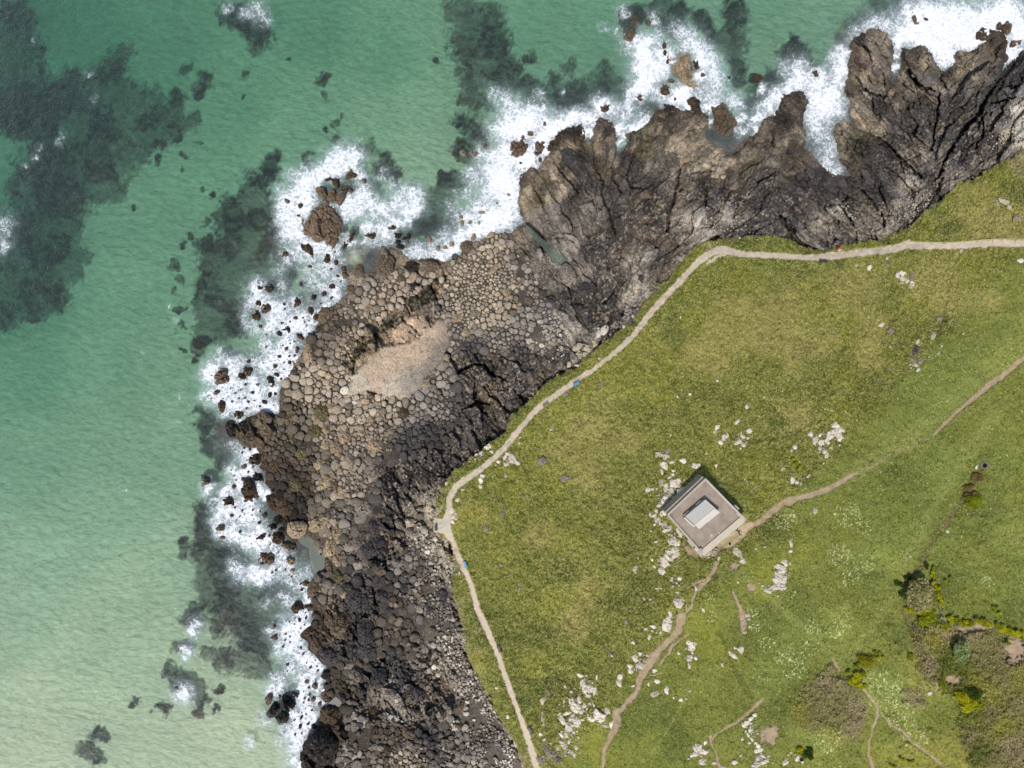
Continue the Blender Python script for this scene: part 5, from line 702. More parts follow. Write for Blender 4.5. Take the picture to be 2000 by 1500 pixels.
for k,(i,P,r) in enumerate(STN):
    n=16 if r>6 else 12 if r>3.2 else 8; ag=rr.random()<(.62 if sy[k]<900 else .88); B=resample(P if ag else chaikin(P),n-(3 if ag else 0)); n=len(B); c=B.mean(0); zb=float(sz_[k]); h=(.16+.078*r)*rr.uniform(.55,1.6); rot=rr.uniform(-.5,.5) if ag else 0; ks=rr.uniform(.86,1.22) if ag else rr.uniform(.86,1.05); jx,jy=(rr.uniform(-.25,.25)*r,rr.uniform(-.25,.25)*r) if ag else (0,0); cr_,sr_=math.cos(rot)*ks,math.sin(rot)*ks; B=c+np.stack([(B[:,0]-c[0])*cr_-(B[:,1]-c[1])*sr_+jx,(B[:,0]-c[0])*sr_+(B[:,1]-c[1])*cr_+jy],-1); c=B.mean(0); st_=rr.uniform(.8,1.2); B[:,0]=c[0]+(B[:,0]-c[0])*st_
    tx,ty=(rr.uniform(-.7,.7),rr.uniform(-.7,.7)) if ag else (rr.uniform(-.32,.32),rr.uniform(-.32,.32)); V=[]
    for f,zf in ((1.,-.5),(1.,.28),(.86,.72),(.5,.97)):
        for q in B:
            p=c+(q-c)*f*(1+rr.uniform(-.03,.03)); qq=(p-c)/max(r,1); z=zb+h*(zf+(tx*qq[0]+ty*qq[1])*(zf>0)*.6+rr.uniform(-.05,.05)); V.append((*U(p[0],p[1],z),z))
    z=zb+h*1.0; V.append((*U(c[0],c[1],z),z))
    Q=[(a*n+j,(a)*n+(j+1)%n,(a+1)*n+(j+1)%n,(a+1)*n+j) for a in range(3) for j in range(n)]; T=[(3*n+j,3*n+(j+1)%n,4*n) for j in range(n)]
    cc=SCOL[k]*rr.uniform(.82,1.08)*.8+.2*np.array([158,146,128])*SCOL[k].mean()/140.; cc=cc.mean()*.20+cc*.80
    if sy[k]<830: cc=cc*1.13
    if sy[k]>960: cc=cc*(.72+.5*rr.random()**1.5)
   
    if zb+0>0 and wd_ is not None and float(resamp(dW,sx[k],sy[k]))<14: cc=cc*.72
    u=rr.random()
    if u<.06: cc=cc*np.array([1.03,.99,.94])
    elif u<.2: cc=cc*.74
    cv=np.clip(alb(np.clip(cc,10,245)),.01,.75)
    if k<NB:
        ox,oy=U(c[0],c[1],zb); o=link('boulder',pymesh('boulder',V,flipfix(Q+T),M_stone,cv,(ox,oy,zb)),loc=(ox,oy,zb),cat='boulder',group='boulders on the shore')
        d=B-c; rx=np.ptp(B[:,0])/2; ry=np.ptp(B[:,1])/2; lum=float(np.mean(cc)); sat=float(cc[0]-cc[2])
        cw='T' if lum>140 and sat>45 else 'G' if lum>112 else 'B' if sat>30 and lum>78 else 'D'
        a_,b2,c3=words(rx,ry,cw,7.6,5.5); later(o,'cobble boulder',a_,b2,c3,c[0],c[1])
    else:
        RV+=V; RQ+=[(a+off,d_+off,c_+off,b__+off) for a,b__,c_,d_ in Q]; RT+=[(c_+off,b__+off,a+off,a+off) for a,b__,c_ in T]; RC_+= [cv]*len(V); off+=len(V)
me=bpy.data.meshes.new('cobbles'); me.from_pydata(RV,[],RQ+[t[:3] for t in RT]); at=me.attributes.new('col','FLOAT_COLOR','POINT'); c4=np.ones((len(RV),4),np.float32); c4[:,:3]=np.array(RC_); at.data.foreach_set('color',c4.ravel()); me.materials.append(M_stone)
link('cobbles',me,kind='stuff',cat='cobbles',label='tightly packed tan and grey cobbles covering the beach')
print('stones',len(STN))
# ---- small pale stone fragments strewn between the granite rocks
FRAG='1308,960,22,50 1300,985,20,50 1318,1055,18,40 1300,970,26,60 1315,1000,24,30 1300,1030,16,40 1315,1050,14,30 1305,1085,22,40 1320,1135,14,14 1300,1225,16,14 1250,1290,22,26 1240,1310,14,10 1130,1380,34,70 1110,1430,26,60 1105,1465,26,40 1180,1405,18,20 1060,1480,18,25 1145,1345,20,30 1350,1270,14,14 1445,860,18,24 1415,860,12,12 1610,865,26,40 1635,845,16,24 1552,935,16,16 1525,1125,16,70 1510,1150,14,20 1470,1430,22,50 1490,1485,24,50 1365,1475,18,30 1560,1488,20,18 1455,1215,8,14 1770,545,14,14 1790,710,16,20 990,898,20,30 885,1010,10,16 1130,690,26,40 1165,660,24,40 1255,560,20,60 1235,580,18,50 1380,450,40,160 1430,430,40,120 1340,430,25,60 1790,400,45,160 1745,430,40,120 1960,270,35,140 1985,225,20,60 1660,420,40,60 1950,395,16,8 905,1250,20,60 880,1110,25,120 850,1060,25,120 1225,600,20,60 940,890,16,16 1098,680,30,70 1070,660,30,60 850,1000,20,50 830,975,25,50'
FV=[];FQ=[];FC=[]
for cx,cy,rad,nn in pts(FRAG):
    shore=rng.random()
    for _ in range(int(nn)):
        a=rr.uniform(0,6.28); q=rr.gauss(0,.55)*rad; x=cx+q*math.cos(a); y=cy+q*math.sin(a); r=rr.choice((.8,1.,1.2,1.5,1.9,2.5)); zb=float(zat(x,y)); b=len(FV); n=6; h=.10+r*.07
        if float(resamp(np.minimum(pathm,9),x,y))<1.2: continue
        E=ellipse(x,y,r,r*rr.uniform(.5,.95),rr.uniform(0,180),n,.2,rr)
        for f,zf in((1,-.4),(1,.5),(.6,1.)):
            for p in E: z=zb+h*(zf+rr.uniform(-.1,.1)); FV.append((*U(x+(p[0]-x)*f,y+(p[1]-y)*f,z),z))
        for k in range(2):
            for j in range(n): FQ.append((b+(k+1)*n+j,b+(k+1)*n+(j+1)%n,b+k*n+(j+1)%n,b+k*n+j)[::-1][::-1])
        FQ.append(tuple(b+2*n+j for j in range(n))[::-1]); c=alb((216,204,184))*rr.uniform(.55,1.1); FC+=[c]*(3*n)
o=link('stone_fragments',pymesh('stone_fragments',FV,FQ,M_white,np.array(FC)),kind='stuff',cat='stone fragments',label='small pale granite fragments strewn between the larger rocks')
# ---------------------------------------------------------------- small builders
def box(V,F,x0,x1,y0,y1,z0,z1):
    b=len(V); V+=[(x,y,z) for z in(z0,z1) for x,y in((x0,y0),(x1,y0),(x1,y1),(x0,y1))]
    F+=[(b,b+3,b+2,b+1),(b+4,b+5,b+6,b+7),(b,b+1,b+5,b+4),(b+1,b+2,b+6,b+5),(b+2,b+3,b+7,b+6),(b+3,b,b+4,b+7)]
def boxes(name,L,m,parent,bev=.0):
    V=[];F=[]
    for b in L: box(V,F,*b)
    me=bpy.data.meshes.new(name); me.from_pydata(V,[],F); me.materials.append(m); o=link(name,me,parent)
    if bev: md=o.modifiers.new('b','BEVEL'); md.width=bev; md.segments=1
    return o
def empty(name,px,py,rot=0,dz=0,z=None,**k):
    z=float(zat(px,py))+dz if z is None else z; x,y=U(px,py,z); o=link(name,None,loc=(x,y,z),**k); o.rotation_euler=(0,0,math.radians(rot)); return o
MB={'blue':plain('blue_paint',(70,150,190),.5,.004),'dark':plain('dark_timber',(74,66,70),.8,.01),'grey':plain('grey_timber',(112,112,118),.8,.01),'brown':plain('brown_timber',(142,112,92),.8,.01)}
M_metal=plain('grey_metal',(120,120,120),.5); 
def bench(px,py,rot,mk,label,L=1.5):
    t=empty('bench',px,py,rot,.02,cat='bench',group='benches along the footpath'); t['label']=label; m=MB[mk]
    boxes('seat',[(-L/2,L/2,-.24+.13*i,-.24+.13*i+.115,.42,.46) for i in range(4)],m,t,.006)
    b=boxes('backrest',[(-L/2,L/2,.31,.35,.52+.13*i,.52+.13*i+.115) for i in range(3)],m,t,.006)
    for sx in(-L/2+.14,L/2-.14):
        boxes('leg',[(sx-.035,sx+.035,-.24,-.17,-.1,.42),(sx-.035,sx+.035,.28,.309,-.1,.90),(sx-.034,sx+.034,-.169,.279,.34,.417)],m,t)
        boxes('armrest',[(sx-.03,sx+.03,-.24,.278,.62,.66),(sx-.03,sx+.03,-.24,-.18,.461,.62)],m,t)
bench(1126,750,27,'blue','sky blue bench beside the path above the rocky cove',1.55)
bench(908,1102,-73,'blue','sky blue bench beside the path just below the viewing terrace',1.55)
bench(974,1268,-68,'grey','grey bench on the grass side of the path, middle left',1.6)
bench(1035,1427,-65,'grey','grey bench on the grass side of the path near the bottom edge',1.6)
bench(1608,509,178,'dark','dark bench below the path near the red rescue stand',1.8)
bench(1066,791,32,'brown','brown plank bench below the path and left of the upper blue bench',1.4)
bench(852,1030,93,'dark','dark narrow bench standing on the square concrete terrace',1.5)
# rescue stand
M_red=plain('red_paint',(196,70,50),.5); M_wht=plain('white_paint',(232,228,220),.5); M_post=plain('dark_post',(62,52,46),.8)
def torus(name,R,r,m,parent,z):
    V=[];F=[];n=20;k=8
    for i in range(n):
        for j in range(k):
            a=2*math.pi*i/n;b=2*math.pi*j/k; V.append(((R+r*math.cos(b))*math.cos(a),r*math.sin(b)-.10,z+(R+r*math.cos(b))*math.sin(a)))
    for i in range(n):
        for j in range(k): F.append((i*k+j,i*k+(j+1)%k,((i+1)%n)*k+(j+1)%k,((i+1)%n)*k+j))
    return link(name,pymesh(name,V,F,m,smooth=True),parent)
t=empty('rescue_stand',1636,489,10,cat='rescue stand'); t['label']='red lifebuoy stand with a pale hood on the seaward edge of the path'
boxes('post',[(-.42,-.34,-.04,.04,-.2,1.5)],M_wht,t); boxes('post',[(.34,.42,-.04,.04,-.2,1.5)],M_wht,t)
boxes('housing',[(-.5,.5,-.05,.40,.75,1.55)],M_red,t,.03); boxes('hood',[(-.55,.55,-.12,-.055,1.3,1.6)],M_wht,t,.01); torus('lifebuoy',.26,.055,M_wht,t,1.08).location=(0,-.06,0)
t=empty('marker_post',1736,477,0,cat='post'); t['label']='dark upright marker post on the grass above the path, right of the red stand'
boxes('post',[(-.09,.09,-.09,.09,-.3,1.5)],M_post,t,.01); boxes('cap',[(-.14,.14,-.14,.14,1.501,1.56)],M_post,t,.01)
# timber steps across the path and its low kerb
M_tim=plain('pale_timber',(206,190,168),.85,.01)
for i,(x0,y0,x1,y1,lb) in enumerate([(1921,470,1920,485,'pale timber step across the path, furthest left of four'),(1941,469,1940,484,'pale timber step across the path, second from the left'),(1962,468,1960,482,'pale timber step across the path, third from the left'),(1986,469,1984,482,'pale timber step across the path, nearest the right edge')]):
    z=float(zat((x0+x1)/2,(y0+y1)/2)); a=U(x0,y0,z); b=U(x1,y1,z); L=math.dist(a,b)
    o=empty('path_step',(x0+x1)/2,(y0+y1)/2,math.degrees(math.atan2(b[1]-a[1],b[0]-a[0])),cat='step',group='timber steps on the path'); o['label']=lb
    boxes('riser',[(-L/2,L/2,-.09,.09,-.15,.12)],M_tim,o,.015)
    boxes('peg',[(-L/2+.1,-L/2+.18,.091,.15,-.2,.09)],M_tim,o); boxes('peg',[(L/2-.18,L/2-.1,.091,.15,-.2,.09)],M_tim,o)
kb=pts('1778,471 1800,472.5 1830,473 1860,473 1890,471 1920,468 1945,466.5 1975,465.5 2003,467 2040,467')
V=[];F=[]
for i,(x,y) in enumerate(kb):
    z=float(zat(x,y)); 
    for dy,dz in((-.9,-.2),(-.9,.24),(.9,.24),(.9,-.2)): V.append((*U(x,y+dy,z+dz),z+dz))
for i in range(len(kb)-1):
    for j in range(4): F.append((i*4+j,i*4+(j+1)%4,(i+1)*4+(j+1)%4,(i+1)*4+j))
F.append((0,1,2,3)); F.append(tuple(len(V)-4+k for k in(3,2,1,0)))
link('path_kerb',pymesh('path_kerb',V,F,plain('kerb_stone',(176,168,120),.9,.02)),cat='kerb',label='low pale stone edging along the upper side of the right-hand path')
# wooden gate, rails, culvert, poles
t=empty('wooden_gate',1841,1209,-66,cat='gate'); t['label']='small pinkish wooden gate between the yellow gorse clumps'
for s in(-.66,.66): boxes('post',[(s-.06,s+.06,-.06,.06,-.3,1.25)],MB['brown'],t,.01)
for i in range(3): boxes('rail',[(-.599,.599,-.16+.13*i,-.08+.13*i,.35+.3*i,.45+.3*i)],M_tim,t,.005)
t=empty('fence_rail',1835,1194,-68,cat='fence'); t['label']='short grey timber rail fence just above the wooden gate'
for s in(-.7,.7): boxes('post',[(s-.05,s+.05,-.05,.05,-.3,1.0)],MB['grey'],t,.01)
for i in range(2): boxes('rail',[(-.649,.649,-.04,.04,.4+.35*i,.5+.35*i)],MB['grey'],t,.005)
V=[];F=[];n=22;z=float(zat(1923,909));ox,oy=U(1923,909,z)
for R,zz in((.95,-.3),(.95,.28),(.58,.30),(.58,-1.4)):
    for i in range(n): a=2*math.pi*i/n; q=1+.06*math.sin(5*a+R); V.append((R*q*math.cos(a),R*q*.9*math.sin(a),zz+.03*math.sin(7*a)))
for k in range(3):
    for i in range(n): F.append((k*n+i,k*n+(i+1)%n,(k+1)*n+(i+1)%n,(k+1)*n+i))
t=link('drain_shaft',None,loc=(ox,oy,z+.05),cat='drain shaft',label='round stone-rimmed shaft with a black mouth at the end of the bank')
link('rim',pymesh('rim',V,F,plain('rim_stone',(120,108,92),.9,.05)),t)
V=[(.585*math.cos(2*math.pi*i/n),.53*math.sin(2*math.pi*i/n),.06) for i in range(n)]; link('water',pymesh('water',V,[tuple(range(n))],plain('shaft_darkness',(10,14,22),.08)),t)  # flat black disc painting in the dark depth of the shaft, not water
def pole(x0,y0,x1,y1,r,label,m):
    z0=float(zat(x0,y0))+.15; z1=float(zat(x1,y1))+.12; a=Vector((*U(x0,y0,z0),z0)); b=Vector((*U(x1,y1,z1),z1)); d=(b-a).normalized(); s=d.cross(Vector((0,0,1))).normalized(); u=s.cross(d); V=[];F=[];k=8;m_=6
    for i in range(m_+1):
        c=a.lerp(b,i/m_)+u*.03*math.sin(i*1.3)
        for j in range(k): q=2*math.pi*j/k; rr_=r*(1-.35*i/m_)*(1+.1*math.sin(3*i+j)); V.append(tuple(c+s*rr_*math.cos(q)+u*rr_*math.sin(q)))
    for i in range(m_):
        for j in range(k): F.append((i*k+j,i*k+(j+1)%k,(i+1)*k+(j+1)%k,(i+1)*k+j))
    F.append(tuple(range(k))[::-1]); F.append(tuple(m_*k+j for j in range(k)))
    link('timber_pole',pymesh('timber_pole',V,F,m,org=tuple(a)),loc=tuple(a),cat='pole',group='weathered poles lying in the turf',label=label)
pole(1181,1264,1200,1283,.17,'bleached grey timber pole lying on the grass, upper of two',MB['grey']); pole(1184,1295,1195,1307,.10,'short weathered pole lying on the grass, lower of two',MB['brown'])
# ---------------------------------------------------------------- the lookout building
ZR=ZB+3.3; bx,by=U(1380,1008,ZB)
BT=link('lookout_building',None,loc=(bx,by,ZB),cat='building',label='square flat-roofed concrete building with a raised rooftop room')
def prism(name,P,z1,z0,m,parent=BT,org=(bx,by,ZB)):
    n=len(P); A=[U(x,y,z1) for x,y in P]; ar=sum(A[i][0]*A[(i+1)%n][1]-A[(i+1)%n][0]*A[i][1] for i in range(n))
    if ar<0: A=A[::-1]
    V=[(x,y,z0) for x,y in A]+[(x,y,z1) for x,y in A]; F=[tuple(range(n))[::-1],tuple(range(n,2*n))]+[(i,(i+1)%n,n+(i+1)%n,n+i) for i in range(n)]
    return link(name,pymesh(name,V,F,m,org=org),parent)
M_conc=plain('weathered_concrete',(214,202,182),.9,.03,3,(.8,1.15),1.2); M_deck=plain('roof_screed',(160,144,126),.9,.02,4,(.74,1.22),.45); M_cap=plain('parapet_cap',(186,172,154),.85,.01,4,(.85,1.12),2.); M_slab=plain('pale_slab',(204,190,164),.9,.02,4,(.93,1.06),1.)
M_rgrey=plain('rooftop_felt',(186,180,172),.85,.015,4,(.93,1.06),1.2); M_rw=plain('rooftop_white',(216,206,190),.8,.01,4,(.95,1.05),1.); M_rwall=plain('room_wall',(180,166,146),.9,.02,4); M_glass=plain('dark_opening',(40,36,38),.3); M_seam=plain('seam',(196,166,144),.8)
L_,T_,R_c,B_=(1304,1005.5),(1379,935),(1458.5,1016),(1374.5,1086)
def lerp(a,b,t): return (a[0]+(b[0]-a[0])*t,a[1]+(b[1]-a[1])*t)
def bil(u,v): return lerp(lerp(L_,T_,u),lerp(B_,R_c,u),v)       # u along the north-west side, v towards the south-east
def rect(u0,u1,v0,v1): return [bil(u0,v0),bil(u1,v0),bil(u1,v1),bil(u0,v1)]
prism('wall',rect(0,1,0,1),ZR,ZB-1.,M_conc)
prism('roof',rect(.028,.965,.030,.895),ZR+.03,ZR-.1,M_deck)
prism('parapet',rect(-.004,1.004,-.006,.028),ZR+.42,ZR-.35,M_cap); prism('parapet',rect(-.010,.026,.0285,.97),ZR+.46,ZR-.35,M_cap); prism('parapet',rect(.968,1.006,.0285,.99),ZR+.46,ZR-.35,M_cap)
prism('coping_line',rect(.982,.992,.05,.97),ZR+.49,ZR+.4,M_rw)
prism('raised_slab',rect(.027,.967,.897,1.012),ZR+.34,ZR-.3,M_slab)
prism('step_block',rect(.955,.966,.80,.885),ZR+.62,ZR+.03,M_rw); prism('vent',rect(.962,.966,.745,.77),ZR+.5,ZR+.03,M_glass)
prism('hatch',rect(.035,.06,.86,.93),ZR+.7,ZR+.03,M_cap)
prism('patch_repair',rect(.33,.37,.80,.84),ZR+.06,ZR+.031,M_slab); prism('patch_repair',rect(.47,.50,.86,.885),ZR+.06,ZR+.031,M_slab); prism('drain',rect(.06,.075,.06,.075),ZR+.05,ZR+.031,M_glass)
RP=[(1378,976.5),(1407,1001.5),(1366.5,1034),(1339.5,1009)]
def rin(P,u0,u1,v0,v1):   # u along the north-west side of the room, v to the south-east
    l,t_2,r2,b2=P[3],P[0],P[1],P[2]; f=lambda u,v: lerp(lerp(l,t_2,u),lerp(b2,r2,u),v); return [f(u0,v0),f(u1,v0),f(u1,v1),f(u0,v1)]
rm=prism('rooftop_room',rin(RP,.01,.99,.01,.99),ZR+1.55,ZR+.03,M_rwall)
prism('roof_panel',rin(RP,0,1,0,.64),ZR+1.66,ZR+1.55,M_rgrey); prism('roof_panel',rin(RP,.0,1,.66,1.0),ZR+1.74,ZR+1.55,M_rw); prism('seam',rin(RP,.02,.98,.6405,.6595),ZR+1.69,ZR+1.55,M_seam)
prism('edge_trim',rin(RP,-.004,.02,0.0,.64),ZR+1.69,ZR+1.6,M_rw,rm,(bx,by,ZB)) ; prism('edge_trim',rin(RP,.98,1.006,0,.64),ZR+1.69,ZR+1.6,M_rw,rm,(bx,by,ZB))
prism('fin_wall',rin(RP,.60,.86,-.10,-.05),ZR+1.0,ZR+.03,M_cap); prism('fin_wall',rin(RP,-.02,.26,-.10,-.05),ZR+1.0,ZR+.03,M_cap); prism('fin_wall',rin(RP,-.09,-.035,.02,.74),ZR+1.25,ZR+.03,M_rw)
prism('doorway',rin(RP,.25,.42,1.0,1.012),ZR+1.7,ZR+.1,M_glass)
prism('lower_roof',rect(.0,.99,-.066,-.0065),ZR-.35,ZB-1.,plain('rough_concrete',(166,154,138),.95,.05,4,(.7,1.25),1.5))
prism('window_recess',rect(1.0065,1.03,.50,.66),ZR-.6,ZR-1.9,M_glass); prism('side_box',rect(1.0065,1.05,.68,.78),ZR-.5,ZR-2.2,M_conc)
prism('buttress',rect(-.045,-.0105,.60,1.0),ZR-1.2,ZB-.6,M_cap); prism('duct',rect(-.04,-.0105,.80,.86),ZR-.1,ZR-1.19,M_rw)
for a_ in(.2,.45,.7): prism('window',rect(a_,a_+.12,-.071,-.0665),ZR-1.0,ZR-1.7,M_glass)
for a_ in(.35,.62): prism('window',rect(a_,a_+.1,1.0125,1.018),ZR-1.0,ZR-1.7,M_glass)
prism('door',rect(.12,.2,1.0001,1.008),ZB+2.1,ZB-.1,MB['dark'])
# ---------------------------------------------------------------- people
def person(px,py,rot,top,leg,hair,label,lean=.1,step=.2):
    z=float(zat(px,py))+.02; x,y=U(px,py,z)
    Pn=[('pelvis',0,0,.95,.14)];E=[]
    def add(p,x_,y_,z_,r): Pn.append((None,x_,y_,z_,r)); E.append((p,len(Pn)-1)); return len(Pn)-1
    s1=add(0,0,lean*.4,1.15,.13); s2=add(s1,0,lean*.8,1.38,.15); nk=add(s2,0,lean,1.50,.055); hd=add(nk,0,lean+.03,1.60,.09); add(hd,0,lean+.03,1.72,.085)
    for s in(-1,1):
        sh=add(s2,s*.19,lean*.8,1.40,.06); el=add(sh,s*.26,lean+.02-.05*s,1.13,.043); wr=add(el,s*.25,lean+.17+.05*s,.93,.030); pa=add(wr,s*.245,lean+.22+.05*s,.86,.030)
        for k in range(4): f=add(pa,s*.245+(k-1.5)*.018,lean+.235+.05*s,.80-.004*k,.0085); add(f,s*.245+(k-1.5)*.018-s*.01,lean+.24+.05*s,.755+.006*abs(k-1),.0075)
        th=add(pa,s*.215,lean+.25+.05*s,.83,.009); add(th,s*.20,lean+.265+.05*s,.80,.008)
        hp=add(0,s*.10,0,.88,.10); kn_=add(hp,s*.105,s*step*.5+.04,.50,.065); an=add(kn_,s*.11,s*step-.03,.09,.045); add(an,s*.115,s*step+.13,.045,.04)
    me=bpy.data.meshes.new('person'); me.from_pydata([p[1:4] for p in Pn],E,[]); o=link('person',me,loc=(x,y,z),cat='person',label=label,group=None); o.rotation_euler=(0,0,math.radians(rot))
    md=o.modifiers.new('s','SKIN'); 
    for v,p in zip(me.skin_vertices[0].data,Pn): v.radius=(p[4],p[4]*(.8 if p[4]>.12 else 1)); 
    me.skin_vertices[0].data[0].use_root=True; o.modifiers.new('u','SUBSURF').levels=1; o.modifiers['u'].render_levels=1
    bpy.context.view_layer.update(); dg=bpy.context.evaluated_depsgraph_get(); nm=bpy.data.meshes.new_from_object(o.evaluated_get(dg)); o.modifiers.clear(); o.data=nm
    sk=plain('skin',(206,160,130),.6); nm.materials.clear(); nm.materials.append(sk)
    def shell(nm_,cond,m,gr):
        V=[v.co+v.normal*gr for v in nm.vertices]; F=[tuple(p.vertices) for p in nm.polygons if cond(p.center)]; u=sorted({i for f in F for i in f}); mp_={i:k for k,i in enumerate(u)}
        ms=bpy.data.meshes.new(nm_); ms.from_pydata([V[i] for i in u],[],[tuple(mp_[i] for i in f) for f in F]); ms.materials.append(m)
        for p in ms.polygons: p.use_smooth=True
        return link(nm_,ms,o)
    shell('jacket',lambda c:(c.z>.90 and c.z<1.47 and not(abs(c.x)>.17 and c.z<.94)) ,top,.018); shell('trousers',lambda c:.08<c.z<.93 and abs(c.x)<.19 and c.y<lean+.13+step,leg,.012); shell('hair',lambda c:c.z>1.60 and (c.y<lean+.07 or c.z>1.72),hair,.016)
    shell('shoe',lambda c:c.z<.085,hair,.012)
    V=[];F=[]
    for sx in(-.032,.032): box(V,F,sx-.012,sx+.012,lean+.105,lean+.12,1.64,1.655)
    box(V,F,-.012,.012,lean+.11,lean+.135,1.60,1.635); box(V,F,-.025,.025,lean+.105,lean+.118,1.567,1.575)
    link('face_features',pymesh('face_features',V,F,plain('features',(120,80,66),.6)),o)
M_black=plain('black_cloth',(26,26,34),.8); M_white_c=plain('white_cloth',(222,224,232),.8); M_navy=plain('navy_cloth',(40,44,70),.8); M_hair=plain('dark_hair',(24,18,16),.6)
person(1439,1035,150,M_black,M_navy,M_hair,'person in dark clothes standing on the dirt closest to the building wall')
person(1444,1044,40,M_white_c,M_navy,M_hair,'person in a white top and dark trousers on the bare ground by the building')
# bag, brushwood beside the wall
t=empty('rucksack',1426,1063,30,cat='bag'); t['label']='small black bag lying at the lower edge of the bare ground by the building'
boxes('body',[(-.24,.24,-.17,.17,-.02,.32)],M_black,t,.07); boxes('pocket',[(-.16,.16,-.235,-.171,.02,.2)],M_navy,t,.02)
for sx in(-.12,.12): boxes('strap',[(sx-.02,sx+.02,-.12,.14,.3205,.35)],M_navy,t,.008)
# ---------------------------------------------------------------- shrubs, gorse and ground cover
def leaf_mat(name):
    def b(nt,n,l):
        o=N(nt,'ShaderNodeOutputMaterial'); at=N(nt,'ShaderNodeAttribute',attribute_name='col'); d=N(nt,'ShaderNodeBsdfDiffuse'); t=N(nt,'ShaderNodeBsdfTranslucent'); m=N(nt,'ShaderNodeMixShader'); m.inputs[0].default_value=.25
        l.new(at.outputs['Color'],d.inputs[0]); l.new(at.outputs['Color'],t.inputs[0]); l.new(d.outputs[0],m.inputs[1]); l.new(t.outputs[0],m.inputs[2]); l.new(m.outputs[0],o.inputs[0])
    return mat(name,b)
M_leaf=leaf_mat('leaves'); M_bark=plain('bark',(96,82,68),.9,.03)
def quads(C,s,tilt,rg):
    n=len(C); yaw=rg.uniform(0,6.28,n); ti=rg.normal(0,tilt,(n,2)); nx=ti[:,0]; ny=ti[:,1]; nz_=np.ones(n); L=np.sqrt(nx*nx+ny*ny+1); Nn=np.stack([nx/L,ny/L,nz_/L],-1)
    a=np.stack([np.cos(yaw),np.sin(yaw),np.zeros(n)],-1); a-=Nn*np.sum(a*Nn,1)[:,None]; a/=np.linalg.norm(a,axis=1)[:,None]; b=np.cross(Nn,a); s=s[:,None]
    asp=rg.uniform(.35,.8,n)[:,None]; V=np.stack([C-a*s,C-b*s*asp,C+a*s,C+b*s*asp],1).reshape(-1,3); F=np.arange(4*n).reshape(n,4); return V,F
def bush(name,px,py,rx,ry,h,c1,c2,nleaf,size,part=True,ang=0,lumps=9,label=None):
    z=float(zat(px,py)); x,y=U(px,py,z); f=S*(H-z)/H; rg=np.random.default_rng(int(px*7+py)); RX,RY=rx*f,ry*f
    t=link(name,None,loc=(x,y,z-.05),cat={'gorse_bush':'gorse bush'}.get(name,'shrub')); t.rotation_euler=(0,0,-math.radians(ang))
    K_=[]
    for i in range(lumps):
        a=rg.uniform(0,6.28); q=math.sqrt(rg.uniform(0,1))*.72; K_.append((q*math.cos(a)*RX,q*math.sin(a)*RY,h*(.35+.4*(1-q*q)*rg.uniform(.8,1.15)),rg.uniform(.22,.42)))
    per=nleaf//lumps; C=[];CL=[]
    c1=alb(c1);c2=alb(c2)
    for kx,ky,kz,kr in K_:
        v=rg.normal(0,1,(per,3)); v/=np.linalg.norm(v,axis=1)[:,None]; v[:,2]=np.abs(v[:,2])*.9-.15; rad=rg.uniform(.75,1.05,per)[:,None]
        P=np.array([kx,ky,kz])+v*rad*np.array([kr*RX*1.25,kr*RY*1.25,h*.36]); C.append(P); tone=rg.uniform(0,1); mixv=np.clip(tone*.7+rg.normal(.15,.25,per),0,1)[:,None]; CL.append((c1*mixv+c2*(1-mixv))*rg.uniform(.75,1.25,(per,1)))
    C=np.vstack(C);CL=np.vstack(CL); V,F=quads(C,rg.uniform(.6,1.2,len(C))*size,.75,rg); me=mesh_np('crown',V,F,M_leaf,{'col':np.repeat(np.clip(CL,.004,.8),4,0)})
    link('crown',me,t)
    VV=[];FF=[]
    for kx,ky,kz,kr in K_[:6]:
        b0=len(VV); r0=.05+.012*max(RX,RY)
        for i,tt_ in enumerate((0,.5,1)):
            for j in range(5): a=2*math.pi*j/5; VV.append((kx*tt_*.9+r0*(1-.6*tt_)*math.cos(a),ky*tt_*.9+r0*(1-.6*tt_)*math.sin(a),-.2+(kz+.2)*tt_**.8))
        for i in range(2):
            for j in range(5): FF.append((b0+i*5+j,b0+i*5+(j+1)%5,b0+(i+1)*5+(j+1)%5,b0+(i+1)*5+j))
    link('stems',pymesh('stems',VV,FF,M_bark),t)
    if label: t['label']=label
    return t
bush('evergreen_shrub',1788,1157,27,31,3.6,(206,196,134),(116,110,66),6500,.26,lumps=34,label='large round olive-grey evergreen shrub standing above bright yellow gorse')
bush('evergreen_shrub',1870,1266,15,25,3.0,(190,200,132),(96,116,62),3000,.22,lumps=20,label='narrow sage green shrub standing alone in the brown scrub')
G1=(206,196,24);G2=(130,132,22)
